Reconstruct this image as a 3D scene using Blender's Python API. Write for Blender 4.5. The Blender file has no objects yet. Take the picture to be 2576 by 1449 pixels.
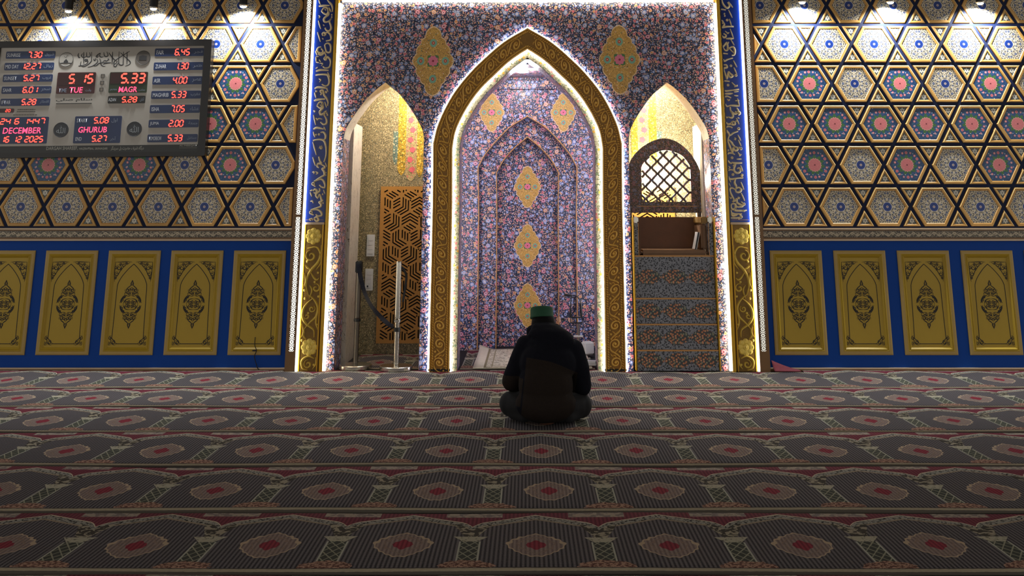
import bpy, bmesh, math, random
from mathutils import Vector, Matrix

# ------------------------------------------------------------------ camera, world, exposure
SC = bpy.context.scene
COL = SC.collection
F_PX, CX, CY, YH, EYE = 2381.0, 1327.0, 9.0, 546.0, 1.5
TH = math.atan((YH - CY) / F_PX)
CO, SI = math.cos(TH), math.sin(TH)


def ray(x, y):
    u = (x - CX) / F_PX
    v = -(y - CY) / F_PX
    return (u, CO - v * SI, SI + v * CO)


def floor_at(x, y):                       # photo pixel -> point on the floor
    r = ray(x, y)
    t = -EYE / r[2]
    return (r[0] * t, r[1] * t - DIST)


_r = ray(CX, 934)
DIST = _r[1] * (-EYE / _r[2])             # the hall's front wall stands at Y = 0


def wp(x, y, Y=0.0):                      # photo pixel -> (X, Z) on the plane at depth Y
    r = ray(x, y)
    t = (DIST + Y) / r[1]
    return (r[0] * t, EYE + r[2] * t)


cam_d = bpy.data.cameras.new('camera')
cam = bpy.data.objects.new('camera', cam_d)
COL.objects.link(cam)
cam.location = (0, -DIST, EYE)
cam.rotation_euler = (math.pi / 2 + TH, 0, 0)
cam_d.sensor_fit = 'HORIZONTAL'
cam_d.sensor_width = 36.0
cam_d.lens = F_PX / 2576 * 36.0
cam_d.shift_x = (1288 - CX) / 2576
cam_d.shift_y = -(724.5 - CY) / 2576
cam_d.clip_end = 200
SC.camera = cam

world = bpy.data.worlds.new('hall_ambience')
SC.world = world
world.use_nodes = True
_bg = world.node_tree.nodes['Background']
_bg.inputs[0].default_value = (1.0, 0.96, 0.90, 1)
_bg.inputs[1].default_value = 0.84
SC.view_settings.view_transform = 'Standard'
SC.view_settings.look = 'None'
SC.view_settings.gamma = 1.0
SC.view_settings.use_curve_mapping = False
SC.view_settings.exposure = 0.0
random.seed(7)
PI = math.pi


# ------------------------------------------------------------------ mesh helpers
class MB:
    def __init__(s):
        s.v, s.f, s.m = [], [], []

    def add(s, vs, fs, mi=0):
        o = len(s.v)
        s.v += [tuple(p) for p in vs]
        s.f += [tuple(i + o for i in f) for f in fs]
        s.m += [mi] * len(fs)
        return s

    def box(s, x0, x1, y0, y1, z0, z1, mi=0):
        vs = [(x, y, z) for z in (z0, z1) for y in (y0, y1) for x in (x0, x1)]
        return s.add(vs, [(0, 2, 3, 1), (4, 5, 7, 6), (0, 1, 5, 4), (2, 6, 7, 3), (0, 4, 6, 2), (1, 3, 7, 5)], mi)

    def rbox(s, x0, x1, y0, y1, z0, z1, b=.01, mi=0):      # box with bevelled edges
        bm = bmesh.new()
        bmesh.ops.create_cube(bm, size=1)
        for q in bm.verts:
            q.co = ((x0 + x1) / 2 + q.co.x * (x1 - x0), (y0 + y1) / 2 + q.co.y * (y1 - y0), (z0 + z1) / 2 + q.co.z * (z1 - z0))
        bmesh.ops.bevel(bm, geom=bm.edges[:], offset=b, segments=2, affect='EDGES')
        bm.verts.index_update()
        s.add([q.co[:] for q in bm.verts], [[q.index for q in f.verts] for f in bm.faces], mi)
        bm.free()
        return s

    def tube(s, pts, r, n=8, closed=False, mi=0, sy=1.0):
        P = [Vector(p) for p in pts]
        N = len(P)
        rs = r if isinstance(r, (list, tuple)) else [r] * N
        up = None
        vs, fs = [], []
        for i, p in enumerate(P):
            a = P[(i - 1) % N] if (closed or i > 0) else p
            b = P[(i + 1) % N] if (closed or i < N - 1) else p
            t = (b - a).normalized() if (b - a).length > 1e-9 else Vector((0, 0, 1))
            if up is None:
                up = Vector((0, -1, 0)) if abs(t.y) < .9 else Vector((1, 0, 0))
            side = t.cross(up)
            if side.length < 1e-6:
                side = t.cross(Vector((1, 0, 0)))
            side.normalize()
            up = side.cross(t).normalized()
            for k in range(n):
                an = 2 * PI * k / n
                vs.append(p + side * (math.cos(an) * rs[i]) + up * (math.sin(an) * rs[i] * sy))
        for i in range(N if closed else N - 1):
            j = (i + 1) % N
            for k in range(n):
                l = (k + 1) % n
                fs.append((i * n + k, i * n + l, j * n + l, j * n + k))
        if not closed:
            fs.append(tuple(range(n - 1, -1, -1)))
            fs.append(tuple((N - 1) * n + k for k in range(n)))
        return s.add(vs, fs, mi)

    def ribbon(s, pts, w, y, th, mi=0, top=.45):           # stroke lying on the XZ plane at depth y, raised towards -Y
        P = [Vector((p[0], p[1])) for p in pts]
        N = len(P)
        ws = w if isinstance(w, (list, tuple)) else [w] * N
        vs, fs = [], []
        for i, p in enumerate(P):
            t = P[min(i + 1, N - 1)] - P[max(i - 1, 0)]
            t = t.normalized() if t.length > 1e-9 else Vector((1, 0))
            nn = Vector((-t.y, t.x)) * (ws[i] * .5)
            for k, yy in ((1, y), (top, y - th), (-top, y - th), (-1, y)):
                q = p + nn * k
                vs.append((q.x, yy, q.y))
        for i in range(N - 1):
            for k in range(3):
                fs.append((i * 4 + k, i * 4 + k + 1, i * 4 + k + 5, i * 4 + k + 4))
        fs.append((0, 3, 2, 1))
        o = (N - 1) * 4
        fs.append((o, o + 1, o + 2, o + 3))
        return s.add(vs, fs, mi)

    def ell(s, c, r, nu=10, nv=6, mi=0, rot=None):
        vs, fs = [], []
        R = rot or Matrix.Identity(3)
        for j in range(nv + 1):
            ph = PI * j / nv
            for i in range(nu):
                a = 2 * PI * i / nu
                q = R @ Vector((r[0] * math.sin(ph) * math.cos(a), r[1] * math.sin(ph) * math.sin(a), r[2] * math.cos(ph)))
                vs.append((c[0] + q.x, c[1] + q.y, c[2] + q.z))
        for j in range(nv):
            for i in range(nu):
                k = (i + 1) % nu
                fs.append((j * nu + i, (j + 1) * nu + i, (j + 1) * nu + k, j * nu + k))
        return s.add(vs, fs, mi)

    def lathe(s, prof, n=24, c=(0, 0, 0), mi=0):
        vs, fs = [], []
        for r, z in prof:
            for i in range(n):
                a = 2 * PI * i / n
                vs.append((c[0] + r * math.cos(a), c[1] + r * math.sin(a), c[2] + z))
        for j in range(len(prof) - 1):
            for i in range(n):
                k = (i + 1) % n
                fs.append((j * n + i, j * n + k, (j + 1) * n + k, (j + 1) * n + i))
        fs.append(tuple(range(n - 1, -1, -1)))
        fs.append(tuple((len(prof) - 1) * n + i for i in range(n)))
        return s.add(vs, fs, mi)

    def prism(s, poly, y0, y1, mi=0, inset=0.0):           # convex XZ polygon from y1 (wall) to y0 (front), front may be inset
        n = len(poly)
        cx = sum(p[0] for p in poly) / n
        cz = sum(p[1] for p in poly) / n
        fr = offset_poly(poly, inset) if inset else poly
        vs = [(p[0], y1, p[1]) for p in poly] + [(p[0], y0, p[1]) for p in fr]
        fs = [tuple(range(n, 2 * n))] + [(i, (i + 1) % n, (i + 1) % n + n, i + n) for i in range(n)]
        return s.add(vs, fs, mi)

    def mesh(s, name, mats, org=(0, 0, 0), smooth=False):
        me = bpy.data.meshes.new(name)
        me.from_pydata([(a - org[0], b - org[1], c - org[2]) for a, b, c in s.v], [], s.f)
        for m in (mats if isinstance(mats, (list, tuple)) else [mats]):
            me.materials.append(m)
        if len(set(s.m)) > 1:
            me.polygons.foreach_set('material_index', s.m)
        bm = bmesh.new()
        bm.from_mesh(me)
        bmesh.ops.recalc_face_normals(bm, faces=bm.faces[:])
        bm.to_mesh(me)
        bm.free()
        if smooth:
            me.polygons.foreach_set('use_smooth', [True] * len(me.polygons))
        me.update()
        return me

    def build(s, name, mats, parent=None, org=(0, 0, 0), smooth=False):
        return link(name, s.mesh(name, mats, org, smooth), parent, org)


def link(name, me, parent=None, loc=(0, 0, 0)):
    o = bpy.data.objects.new(name, me)
    COL.objects.link(o)
    if parent is not None:
        o.parent = parent
        g = gloc(parent)
        o.location = (loc[0] - g[0], loc[1] - g[1], loc[2] - g[2])
    else:
        o.location = loc
    return o


def gloc(o):
    x, y, z = o.location
    while o.parent is not None:
        o = o.parent
        x += o.location[0]
        y += o.location[1]
        z += o.location[2]
    return (x, y, z)


def empty(name, loc, label, cat, group=None):
    o = bpy.data.objects.new(name, None)
    o.empty_display_size = .1
    COL.objects.link(o)
    o.location = loc
    return tag(o, label, cat, group)


def tag(o, label, cat, group=None):
    o['label'] = label
    o['category'] = cat
    if group:
        o['group'] = group
    return o


def struct(o):
    o['kind'] = 'structure'
    return o


def stuff(o):
    o['kind'] = 'stuff'
    return o


def offset_poly(poly, d):                                   # shrink a convex polygon by d
    n = len(poly)
    area = sum(poly[i][0] * poly[(i + 1) % n][1] - poly[(i + 1) % n][0] * poly[i][1] for i in range(n))
    sg = 1 if area > 0 else -1
    lines = []
    for i in range(n):
        a, b = Vector(poly[i]), Vector(poly[(i + 1) % n])
        t = (b - a).normalized()
        nn = Vector((-t.y, t.x)) * sg
        lines.append((a + nn * d, t))
    out = []
    for i in range(n):
        p, t = lines[i - 1]
        q, u = lines[i]
        den = t.x * u.y - t.y * u.x
        if abs(den) < 1e-9:
            out.append((q.x, q.y))
            continue
        k = ((q.x - p.x) * u.y - (q.y - p.y) * u.x) / den
        out.append((p.x + t.x * k, p.y + t.y * k))
    return out


def clip_x(poly, x0, keep_left):                            # keep the part of a polygon on one side of x = x0
    out = []
    ins = lambda p: (p[0] <= x0) if keep_left else (p[0] >= x0)
    for i in range(len(poly)):
        a, b = poly[i - 1], poly[i]
        if ins(a) != ins(b):
            t = (x0 - a[0]) / (b[0] - a[0])
            out.append((x0, a[1] + t * (b[1] - a[1])))
        if ins(b):
            out.append(b)
    return out


def smooth_pts(pts, k=6, closed=False):                     # Catmull-Rom
    P = [Vector(p) for p in pts]
    n = len(P)
    if n < 3 and not closed:
        return [tuple(P[0].lerp(P[-1], i / k)) for i in range(k + 1)]
    out = []
    for i in range(n if closed else n - 1):
        p0 = P[(i - 1) % n] if (closed or i > 0) else P[0] * 2 - P[1]
        p1, p2 = P[i], P[(i + 1) % n]
        p3 = P[(i + 2) % n] if (closed or i + 2 < n) else P[-1] * 2 - P[-2]
        for j in range(k):
            t = j / k
            out.append(tuple(.5 * ((2 * p1) + (p2 - p0) * t + (2 * p0 - 5 * p1 + 4 * p2 - p3) * t * t + (3 * p1 - p0 - 3 * p2 + p3) * t ** 3)))
    if not closed:
        out.append(tuple(P[-1]))
    return out


def resample(pts, n):
    P = [Vector(p) for p in pts]
    L = [0]
    for a, b in zip(P, P[1:]):
        L.append(L[-1] + (b - a).length)
    out, j = [], 0
    for i in range(n):
        d = L[-1] * i / (n - 1)
        while j < len(P) - 2 and L[j + 1] < d:
            j += 1
        t = (d - L[j]) / max(L[j + 1] - L[j], 1e-9)
        out.append(P[j].lerp(P[j + 1], min(max(t, 0), 1)))
    return out


def plate_mesh(name, outer, holes, y0, y1, mats):           # XZ outline with holes, from y0 (front) to y1 (back)
    c = bpy.data.curves.new(name, 'CURVE')
    c.dimensions = '2D'
    c.fill_mode = 'BOTH'
    c.extrude = abs(y1 - y0) / 2
    for pts in [outer] + list(holes):
        sp = c.splines.new('POLY')
        sp.points.add(len(pts) - 1)
        sp.points.foreach_set('co', [k for p in pts for k in (p[0], p[1], 0, 1)])
        sp.use_cyclic_u = True
    o = bpy.data.objects.new(name, c)
    me = bpy.data.meshes.new_from_object(o)
    bpy.data.objects.remove(o)
    bpy.data.curves.remove(c)
    ym = (y0 + y1) / 2
    me.transform(Matrix(((1, 0, 0, 0), (0, 0, -1, ym), (0, 1, 0, 0), (0, 0, 0, 1))))
    me.materials.clear()
    for m in (mats if isinstance(mats, (list, tuple)) else [mats]):
        me.materials.append(m)
    me.name = name
    me.polygons.foreach_set('use_smooth', [False] * len(me.polygons))
    return me


def plate(name, outer, holes, y0, y1, mats, parent=None, org=(0, 0, 0)):
    me = plate_mesh(name, outer, holes, y0, y1, mats)
    if org != (0, 0, 0):
        me.transform(Matrix.Translation((-org[0], -org[1], -org[2])))
    return link(name, me, parent, org)


def ring_wall(outline, y0, y1, mi=0, closed=False):         # strip swept in depth along an XZ outline
    mb = MB()
    n = len(outline)
    vs = [(p[0], y, p[1]) for p in outline for y in (y0, y1)]
    fs = [(2 * i, 2 * i + 1, 2 * ((i + 1) % n) + 1, 2 * ((i + 1) % n)) for i in range(n if closed else n - 1)]
    return mb.add(vs, fs, mi)


def circle(cx, cz, r, n=24):
    return [(cx + r * math.cos(2 * PI * i / n), cz + r * math.sin(2 * PI * i / n)) for i in range(n)]


def rrect(x0, x1, z0, z1, r=.01, k=4):
    out = []
    for cx, cz, a in ((x1 - r, z1 - r, 0), (x0 + r, z1 - r, PI / 2), (x0 + r, z0 + r, PI), (x1 - r, z0 + r, 1.5 * PI)):
        out += [(cx + r * math.cos(a + PI / 2 * i / k), cz + r * math.sin(a + PI / 2 * i / k)) for i in range(k + 1)]
    return out


# Arabic letters -> joined presentation forms (the built-in font draws no joins by itself)
_AR = {'ا': (0xFE8D, 2), 'ب': (0xFE8F, 4), 'ة': (0xFE93, 2), 'ت': (0xFE95, 4), 'ج': (0xFE9D, 4), 'ح': (0xFEA1, 4), 'خ': (0xFEA5, 4), 'د': (0xFEA9, 2),
       'ذ': (0xFEAB, 2), 'ر': (0xFEAD, 2), 'ز': (0xFEAF, 2), 'س': (0xFEB1, 4), 'ش': (0xFEB5, 4), 'ص': (0xFEB9, 4), 'ض': (0xFEBD, 4),
       'ط': (0xFEC1, 4), 'ظ': (0xFEC5, 4), 'ع': (0xFEC9, 4), 'غ': (0xFECD, 4), 'ف': (0xFED1, 4), 'ق': (0xFED5, 4), 'ك': (0xFED9, 4),
       'ل': (0xFEDD, 4), 'م': (0xFEE1, 4), 'ن': (0xFEE5, 4), 'ه': (0xFEE9, 4), 'و': (0xFEED, 2), 'ي': (0xFEF1, 4), 'ء': (0xFE80, 1),
       'آ': (0xFE81, 2), 'گ': (0xFB92, 4)}


def arabic(s):
    out = []
    for w in s.split(' ')[::-1]:
        g = []
        for i, ch in enumerate(w):
            b, n = _AR[ch]
            prev = i > 0 and _AR[w[i - 1]][1] == 4 and n > 1
            nxt = n == 4 and i + 1 < len(w) and _AR[w[i + 1]][1] > 1
            g.append(chr(b + (3 if prev and nxt else 2 if nxt else 1 if prev else 0)))
        out.append(''.join(g[::-1]))
    return ' '.join(out)


def text_mesh(s, x0, x1, z0, z1, y, mat, slant=0.0, bold=.0):   # lettering fitted to a box on the XZ plane, facing -Y
    c = bpy.data.curves.new('lettering', 'FONT')
    c.body = s
    c.resolution_u = 2
    c.offset = bold
    o = bpy.data.objects.new('lettering', c)
    COL.objects.link(o)
    bpy.context.view_layer.update()
    me = bpy.data.meshes.new_from_object(o.evaluated_get(bpy.context.evaluated_depsgraph_get()))
    bpy.data.objects.remove(o)
    bpy.data.curves.remove(c)
    xs = [v.co.x for v in me.vertices]
    ys = [v.co.y for v in me.vertices]
    ax, bx, ay, by = min(xs), max(xs), min(ys), max(ys)
    for v in me.vertices:
        u = (v.co.x - ax) / (bx - ax)
        w = (v.co.y - ay) / max(by - ay, 1e-6)
        v.co = (x0 + (x1 - x0) * u + slant * w * (z1 - z0), y, z0 + (z1 - z0) * w)
    me.materials.clear()
    me.materials.append(mat)
    return me


# ------------------------------------------------------------------ procedural materials
def hx(h):
    c = [int(h[i:i + 2], 16) / 255 for i in (0, 2, 4)]
    return tuple(k / 12.92 if k <= .04045 else ((k + .055) / 1.055) ** 2.4 for k in c) + (1,)


class S:                                                    # a shader value with arithmetic
    def __init__(s, t, sock):
        s.t, s.s = t, sock

    def __add__(a, b): return a.t.math('ADD', a, b)
    def __radd__(a, b): return a.t.math('ADD', b, a)
    def __sub__(a, b): return a.t.math('SUBTRACT', a, b)
    def __rsub__(a, b): return a.t.math('SUBTRACT', b, a)
    def __mul__(a, b): return a.t.math('MULTIPLY', a, b)
    def __rmul__(a, b): return a.t.math('MULTIPLY', b, a)
    def __truediv__(a, b): return a.t.math('DIVIDE', a, b)
    def __rtruediv__(a, b): return a.t.math('DIVIDE', b, a)
    def __abs__(a): return a.t.math('ABSOLUTE', a)
    def fract(a): return a.t.math('FRACT', a)
    def sin(a): return a.t.math('SINE', a)
    def cos(a): return a.t.math('COSINE', a)
    def sqrt(a): return a.t.math('SQRT', a)
    def pow(a, b): return a.t.math('POWER', a, b)
    def min(a, b): return a.t.math('MINIMUM', a, b)
    def max(a, b): return a.t.math('MAXIMUM', a, b)
    def atan2(a, b): return a.t.math('ARCTAN2', a, b)
    def lt(a, b, soft=0.0):                                  # 1 where a < b
        if soft:
            return a.t.math('MULTIPLY', a.t.math('SUBTRACT', b, a), 1 / soft, clamp=True)
        return a.t.math('LESS_THAN', a, b)
    def gt(a, b): return a.t.math('GREATER_THAN', a, b)
    def band(a, c, w): return abs(a - c).lt(w)


class Mt:
    def __init__(s, name, rough=.5, metal=0.0, spec=.5):
        s.m = bpy.data.materials.new(name)
        s.m.use_nodes = True
        s.nt = s.m.node_tree
        s.b = s.nt.nodes['Principled BSDF']
        s.b.inputs['Roughness'].default_value = rough
        s.b.inputs['Metallic'].default_value = metal
        s.b.inputs['Specular IOR Level'].default_value = spec
        s._co = None

    def node(s, ty, **kw):
        n = s.nt.nodes.new(ty)
        for k, v in kw.items():
            setattr(n, k, v)
        return n

    def put(s, sock, v):
        if isinstance(v, S):
            s.nt.links.new(v.s, sock)
        elif isinstance(v, bpy.types.NodeSocket):
            s.nt.links.new(v, sock)
        else:
            sock.default_value = v

    def math(s, op, a, b=None, clamp=False):
        n = s.node('ShaderNodeMath', operation=op, use_clamp=clamp)
        s.put(n.inputs[0], a)
        if b is not None:
            s.put(n.inputs[1], b)
        return S(s, n.outputs[0])

    def xyz(s):
        if s._co is None:
            t = s.node('ShaderNodeTexCoord')
            sp = s.node('ShaderNodeSeparateXYZ')
            s.nt.links.new(t.outputs['Object'], sp.inputs[0])
            s._co = (S(s, sp.outputs[0]), S(s, sp.outputs[1]), S(s, sp.outputs[2]), t.outputs['Object'])
        return s._co

    def vec(s, x, y, z=0.0):
        n = s.node('ShaderNodeCombineXYZ')
        for i, k in enumerate((x, y, z)):
            s.put(n.inputs[i], k)
        return n.outputs[0]

    def noise(s, v, scale, detail=2.0, dist=0.0, rough=.5):
        n = s.node('ShaderNodeTexNoise')
        s.put(n.inputs['Vector'], v)
        n.inputs['Scale'].default_value = scale
        n.inputs['Detail'].default_value = detail
        n.inputs['Distortion'].default_value = dist
        n.inputs['Roughness'].default_value = rough
        return S(s, n.outputs[0])

    def vor(s, v, scale, dim='2D', feature='F1', rand=1.0):
        n = s.node('ShaderNodeTexVoronoi', voronoi_dimensions=dim, feature=feature)
        s.put(n.inputs['Vector'], v)
        n.inputs['Scale'].default_value = scale
        n.inputs['Randomness'].default_value = rand
        if feature == 'DISTANCE_TO_EDGE':
            return S(s, n.outputs['Distance'])
        sp = s.node('ShaderNodeSeparateColor')
        s.nt.links.new(n.outputs['Color'], sp.inputs[0])
        return S(s, n.outputs['Distance']), S(s, sp.outputs[0]), S(s, sp.outputs[1])

    def mix(s, f, a, b):
        n = s.node('ShaderNodeMix', data_type='RGBA')
        s.put(n.inputs[0], f)
        s.put(n.inputs[6], a)
        s.put(n.inputs[7], b)
        return n.outputs[2]

    def ramp(s, f, stops, const=True):
        n = s.node('ShaderNodeValToRGB')
        n.color_ramp.interpolation = 'CONSTANT' if const else 'LINEAR'
        e = n.color_ramp.elements
        while len(e) < len(stops):
            e.new(0.5)
        for i, (p, c) in enumerate(stops):
            e[i].position = p
            e[i].color = c
        s.put(n.inputs[0], f)
        return n.outputs[0]

    def color(s, c):
        s.put(s.b.inputs['Base Color'], c)
        return s

    def rough(s, v):
        s.put(s.b.inputs['Roughness'], v)
        return s

    def bump(s, h, strength=.3, dist=.01):
        n = s.node('ShaderNodeBump')
        n.inputs['Strength'].default_value = strength
        n.inputs['Distance'].default_value = dist
        s.put(n.inputs['Height'], h)
        s.nt.links.new(n.outputs[0], s.b.inputs['Normal'])
        return s

    def emit(s, c, k):
        s.put(s.b.inputs['Emission Color'], c)
        s.put(s.b.inputs['Emission Strength'], k)
        return s


def shade(c, k):
    return (min(c[0] * k, 1), min(c[1] * k, 1), min(c[2] * k, 1), 1)


def plain(name, h, rough=.5, metal=0.0, var=.12, scale=9.0, bump=0.0, bscale=60.0, spec=.5):
    t = Mt(name, rough, metal, spec)
    c = hx(h)
    x, y, z, v = t.xyz()
    n = t.noise(v, scale, 4)
    t.color(t.mix(n, shade(c, 1 - var), shade(c, 1 + var)))
    if bump:
        t.bump(t.noise(v, bscale, 3), bump, .004)
    return t.m


def glow(name, col, k):
    t = Mt(name, .5)
    t.color(col if isinstance(col, tuple) else hx(col))
    t.emit(col if isinstance(col, tuple) else hx(col), k)
    return t.m


M = {}
M['gold_paint'] = plain('gold_paint', 'c08e45', .42, 0.0, .12, 14)
M['rim_light'] = plain('pale_gold_edge', 'd8b878', .4, 0.0, .08)
M['navy'] = plain('navy_paint', '0c1838', .65, 0, .1, spec=.25)
M['dado_blue'] = plain('royal_blue_paint', '044096', .6, 0, .06, spec=.2)
M['dado_gold'] = plain('ochre_paint', 'ae9024', .5, 0, .05)
M['dado_edge'] = plain('ochre_edge_paint', 'ad9150', .5, 0, .05)
M['ink'] = plain('black_ink', '17130f', .6, 0, .1)
M['brown_trim'] = plain('brown_trim', '7d5a33', .45, 0, .12)
M['cream_trim'] = plain('cream_trim', 'c9b397', .5, 0, .08)
M['gold_leaf'] = plain('carved_gilding', 'e6b454', .36, .08, .12, 20, .1, 90)
M['gold_ground'] = plain('gilding_ground', '94691f', .5, .05, .2, 30, .4, 120)
M['vine_ground'] = plain('vine_panel_ground', '7d5c14', .42, .15, .35, 24, .5, 110)
M['vine_gold'] = plain('vine_relief_gold', 'e2c458', .36, .12, .12, 24)
M['gold_bright'] = plain('polished_gold', 'd9ab2c', .3, .3, .1)
M['gold_line'] = plain('gold_line', 'd09a5a', .4, .2, .08)
M['blue_enamel'] = plain('blue_enamel', '0a2c80', .22, 0, .12, 5)
M['blue_edge'] = plain('deep_blue_edge', '0a1a48', .25, 0, .1)
M['letter_gold'] = plain('letter_gold', 'e2cfa2', .4, .05, .1, 30)
M['marble'] = None
M['led'] = glow('led_white', (.95, .96, 1.0, 1), 13.0)
M['led_warm'] = glow('led_warm_white', (1.0, .93, .74, 1), 11.0)
M['dark_frame'] = plain('dark_wood_frame', '0f0b09', .35, 0, .2)
M['black_metal'] = plain('black_metal', '141416', .4, .3, .1)
M['black'] = plain('black_plastic', '0b0b0c', .45, 0, .1)
M['steel'] = plain('brushed_steel', 'c2beb4', .22, .95, .08)
M['white_plastic'] = plain('white_plastic', 'e2e2de', .35, 0, .03)
M['floor_dark'] = plain('dark_underfloor', '0d0c10', .9, 0, .2)
M['ceiling'] = plain('ceiling_plaster', '8a7f70', .8, 0, .1)
M['leather'] = plain('brown_leather', '6b4526', .5, 0, .18, 12, .25, 80)
M['tan'] = plain('tan_leather', '7d5b3c', .5, 0, .15, 12, .2, 80)
M['paper'] = plain('white_paper', 'dedede', .6, 0, .04)
M['belt'] = plain('navy_belt', '060a20', .7, 0, .1)
M['wood_panel'] = plain('golden_wood', 'b98438', .45, 0, .1, 6)
M['slot_dark'] = plain('dark_backing', '120d08', .8, 0, .1)

t = Mt('veined_marble', .3)                                    # pale marble with thin slanted veins
x, y, z, v = t.xyz()
n1 = t.noise(t.vec(x * 6.0, y * 6.0, z * 1.6 + x * 3.0 + y * 3.0), 3.0, 5, .8)
t.color(t.mix(n1.band(.5, .008), t.mix(t.noise(v, 6, 4), hx('d8cfbf'), hx('ece5d8')), hx('8d7d66')))
M['marble'] = t.m


def floral_mat(name, mode, ground='20264a', k=1.0, warm=0.0, dens=1.3):
    """dense meadow of little blossoms and leaves on a dark blue ground"""
    t = Mt(name, .38)
    x, y, z, v = t.xyz()
    a_, b_ = {'xz': (x, z), 'yz': (y + x, z), 'xy': (x, y)}[mode]
    p0 = t.vec(a_, b_, 0.0)
    w1 = (t.noise(p0, 13 * dens, 1) - .5) * .06
    w2 = (t.noise(t.vec(a_ + 5.0, b_ + 3.0, 0.0), 13 * dens, 1) - .5) * .06
    p = t.vec(a_ + w1 * .4, b_ + w2 * .4, 0.0)
    col = t.mix(t.noise(p0, 30, 2), shade(hx(ground), .35), shade(hx(ground), 1.3))
    # leaf flecks lying both ways, bent by the warp
    d, a, b = t.vor(t.vec(a_ + w1, (b_ + w2) * 2.3, 0.0), 27 * dens)
    col = t.mix(d.lt(.25), col, t.ramp(a, [(0, hx('4d5f88')), (.4, hx('8f93a6')), (.62, hx('2f5560')), (.8, hx('c3a58c'))]))
    d, a, b = t.vor(t.vec((a_ + w2) * 2.3 + 3.7, b_ + w1 + 1.9, 0.0), 27 * dens)
    col = t.mix(d.lt(.23), col, t.ramp(a, [(0, hx('10122a')), (.3, hx('5a6a98')), (.6, hx('bd9c84')), (.8, hx('35486a'))]))
    # small round buds
    d, a, b = t.vor(p, 36 * dens)
    bud = d.lt(.24 + .10 * b) * b.gt(.18)
    col = t.mix(bud, col, t.ramp(a, [(0, hx('dc968a')), (.26, hx('e4ad84')), (.5, hx('c77f8e')), (.66, hx('d8cbd0')), (.8, hx('7d8fc2'))]))
    col = t.mix(bud * d.lt(.09), col, hx('f0dccb'))
    # middle flowers, petals by a wavy edge
    d, a, b = t.vor(p, 15 * dens)
    d = d + (t.noise(p0, 120 * dens, 1) - .5) * .16
    on = b.gt(.35)
    col = t.mix(d.lt(.30) * on, col, t.ramp(a, [(0, hx('7488c0')), (.35, hx('d98a8f')), (.65, hx('aeb6d6')), (.85, hx('e2b48c'))]))
    col = t.mix(d.lt(.14) * on, col, t.ramp(a, [(0, hx('c9d0e6')), (.35, hx('b8506a')), (.65, hx('5567a8')), (.85, hx('c97a48'))]))
    # a few large blossoms
    d, a, b = t.vor(p, 5.6 * dens, rand=.7)
    d = d + (t.noise(p0, 70 * dens, 1) - .5) * .09
    on = b.gt(.3)
    col = t.mix(d.lt(.185) * on, col, t.ramp(a, [(0, hx('6f86c2')), (.4, hx('cf6f84')), (.65, hx('8fa0cc')), (.85, hx('d99a62'))]))
    col = t.mix(d.band(.10, .022) * on, col, hx('d5cfdc'))
    col = t.mix(d.lt(.05) * on, col, t.ramp(a, [(0, hx('e8dfe0')), (.4, hx('7f2444')), (.65, hx('c98a80'))]))
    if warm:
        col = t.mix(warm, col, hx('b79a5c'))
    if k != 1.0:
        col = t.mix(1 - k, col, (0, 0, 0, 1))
    t.color(col)
    return t.m


M['floral'] = floral_mat('floral_tilework', 'xz')
M['floral_side'] = floral_mat('floral_tilework_side', 'yz')
M['floral_flat'] = floral_mat('floral_tilework_flat', 'xy')
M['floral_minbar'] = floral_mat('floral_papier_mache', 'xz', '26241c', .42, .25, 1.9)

t = Mt('pale_floral_rim', .4)                                # ivory band round the niche with loose sprigs
x, y, z, v = t.xyz()
p = t.vec(x + y, z, 0.0)
col = t.mix(t.noise(p, 30, 2), hx('b8ab7e'), hx('d9cfae'))
col = t.mix(t.noise(p, 30, 2, 1.0).band(.5, .03), col, hx('55583f'))
d, a, b = t.vor(p, 18)
col = t.mix(d.lt(.24) * b.gt(.2), col, t.ramp(a, [(0, hx('d6a03a')), (.4, hx('cf7a70')), (.7, hx('7f8f6a'))]))
t.color(col)
M['rim'] = t.m

t = Mt('golden_arabesque_wall', .4)                          # inner rooms: fine gold scrollwork
x, y, z, v = t.xyz()
p = t.vec(x, z + y, 0.0)
col = t.mix(t.noise(p, 40, 2), hx('5c5236'), hx('8d8058'))
col = t.mix(t.noise(p, 44, 1.5, 1.5).band(.5, .04), col, hx('cbb98a'))
col = t.mix(t.noise(t.vec(x + 3.0, z + 9.0, 0.0), 52, 1, 1.4).band(.45, .022), col, hx('2b2a22'))
d, a, b = t.vor(p, 30)
col = t.mix(d.lt(.16) * b.gt(.5), col, t.ramp(a, [(0, hx('d9c79a')), (.5, hx('6f7a68'))]))
t.color(col)
M['arabesque'] = t.m


def hang_mat(name, base, leaf, dot):
    t = Mt(name, .4)
    x, y, z, v = t.xyz()
    p = t.vec(x, z, 0.0)
    col = t.mix(t.noise(p, 44, 2, 1.2).band(.5, .05), hx(base), hx(leaf))
    d, a, b = t.vor(p, 24)
    col = t.mix(d.lt(.2), col, hx(dot))
    t.color(col)
    return t.m


M['hang_yellow'] = hang_mat('hanging_yellow', 'd9a82c', '5f5a22', 'e8cf6a')
M['hang_rose'] = hang_mat('hanging_cream', 'c9b07c', '7a7040', 'cf7d6c')
M['hang_green'] = hang_mat('hanging_teal', '7d9484', '46574a', 'cfc49c')
M['rose'] = plain('pink_rose_paint', 'd8646a', .4, 0, .25, 40)


def field_polar(t):
    x, y, z, v = t.xyz()
    r = (x * x + z * z).sqrt()
    th = z.atan2(x)
    return x, z, r, th


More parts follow.
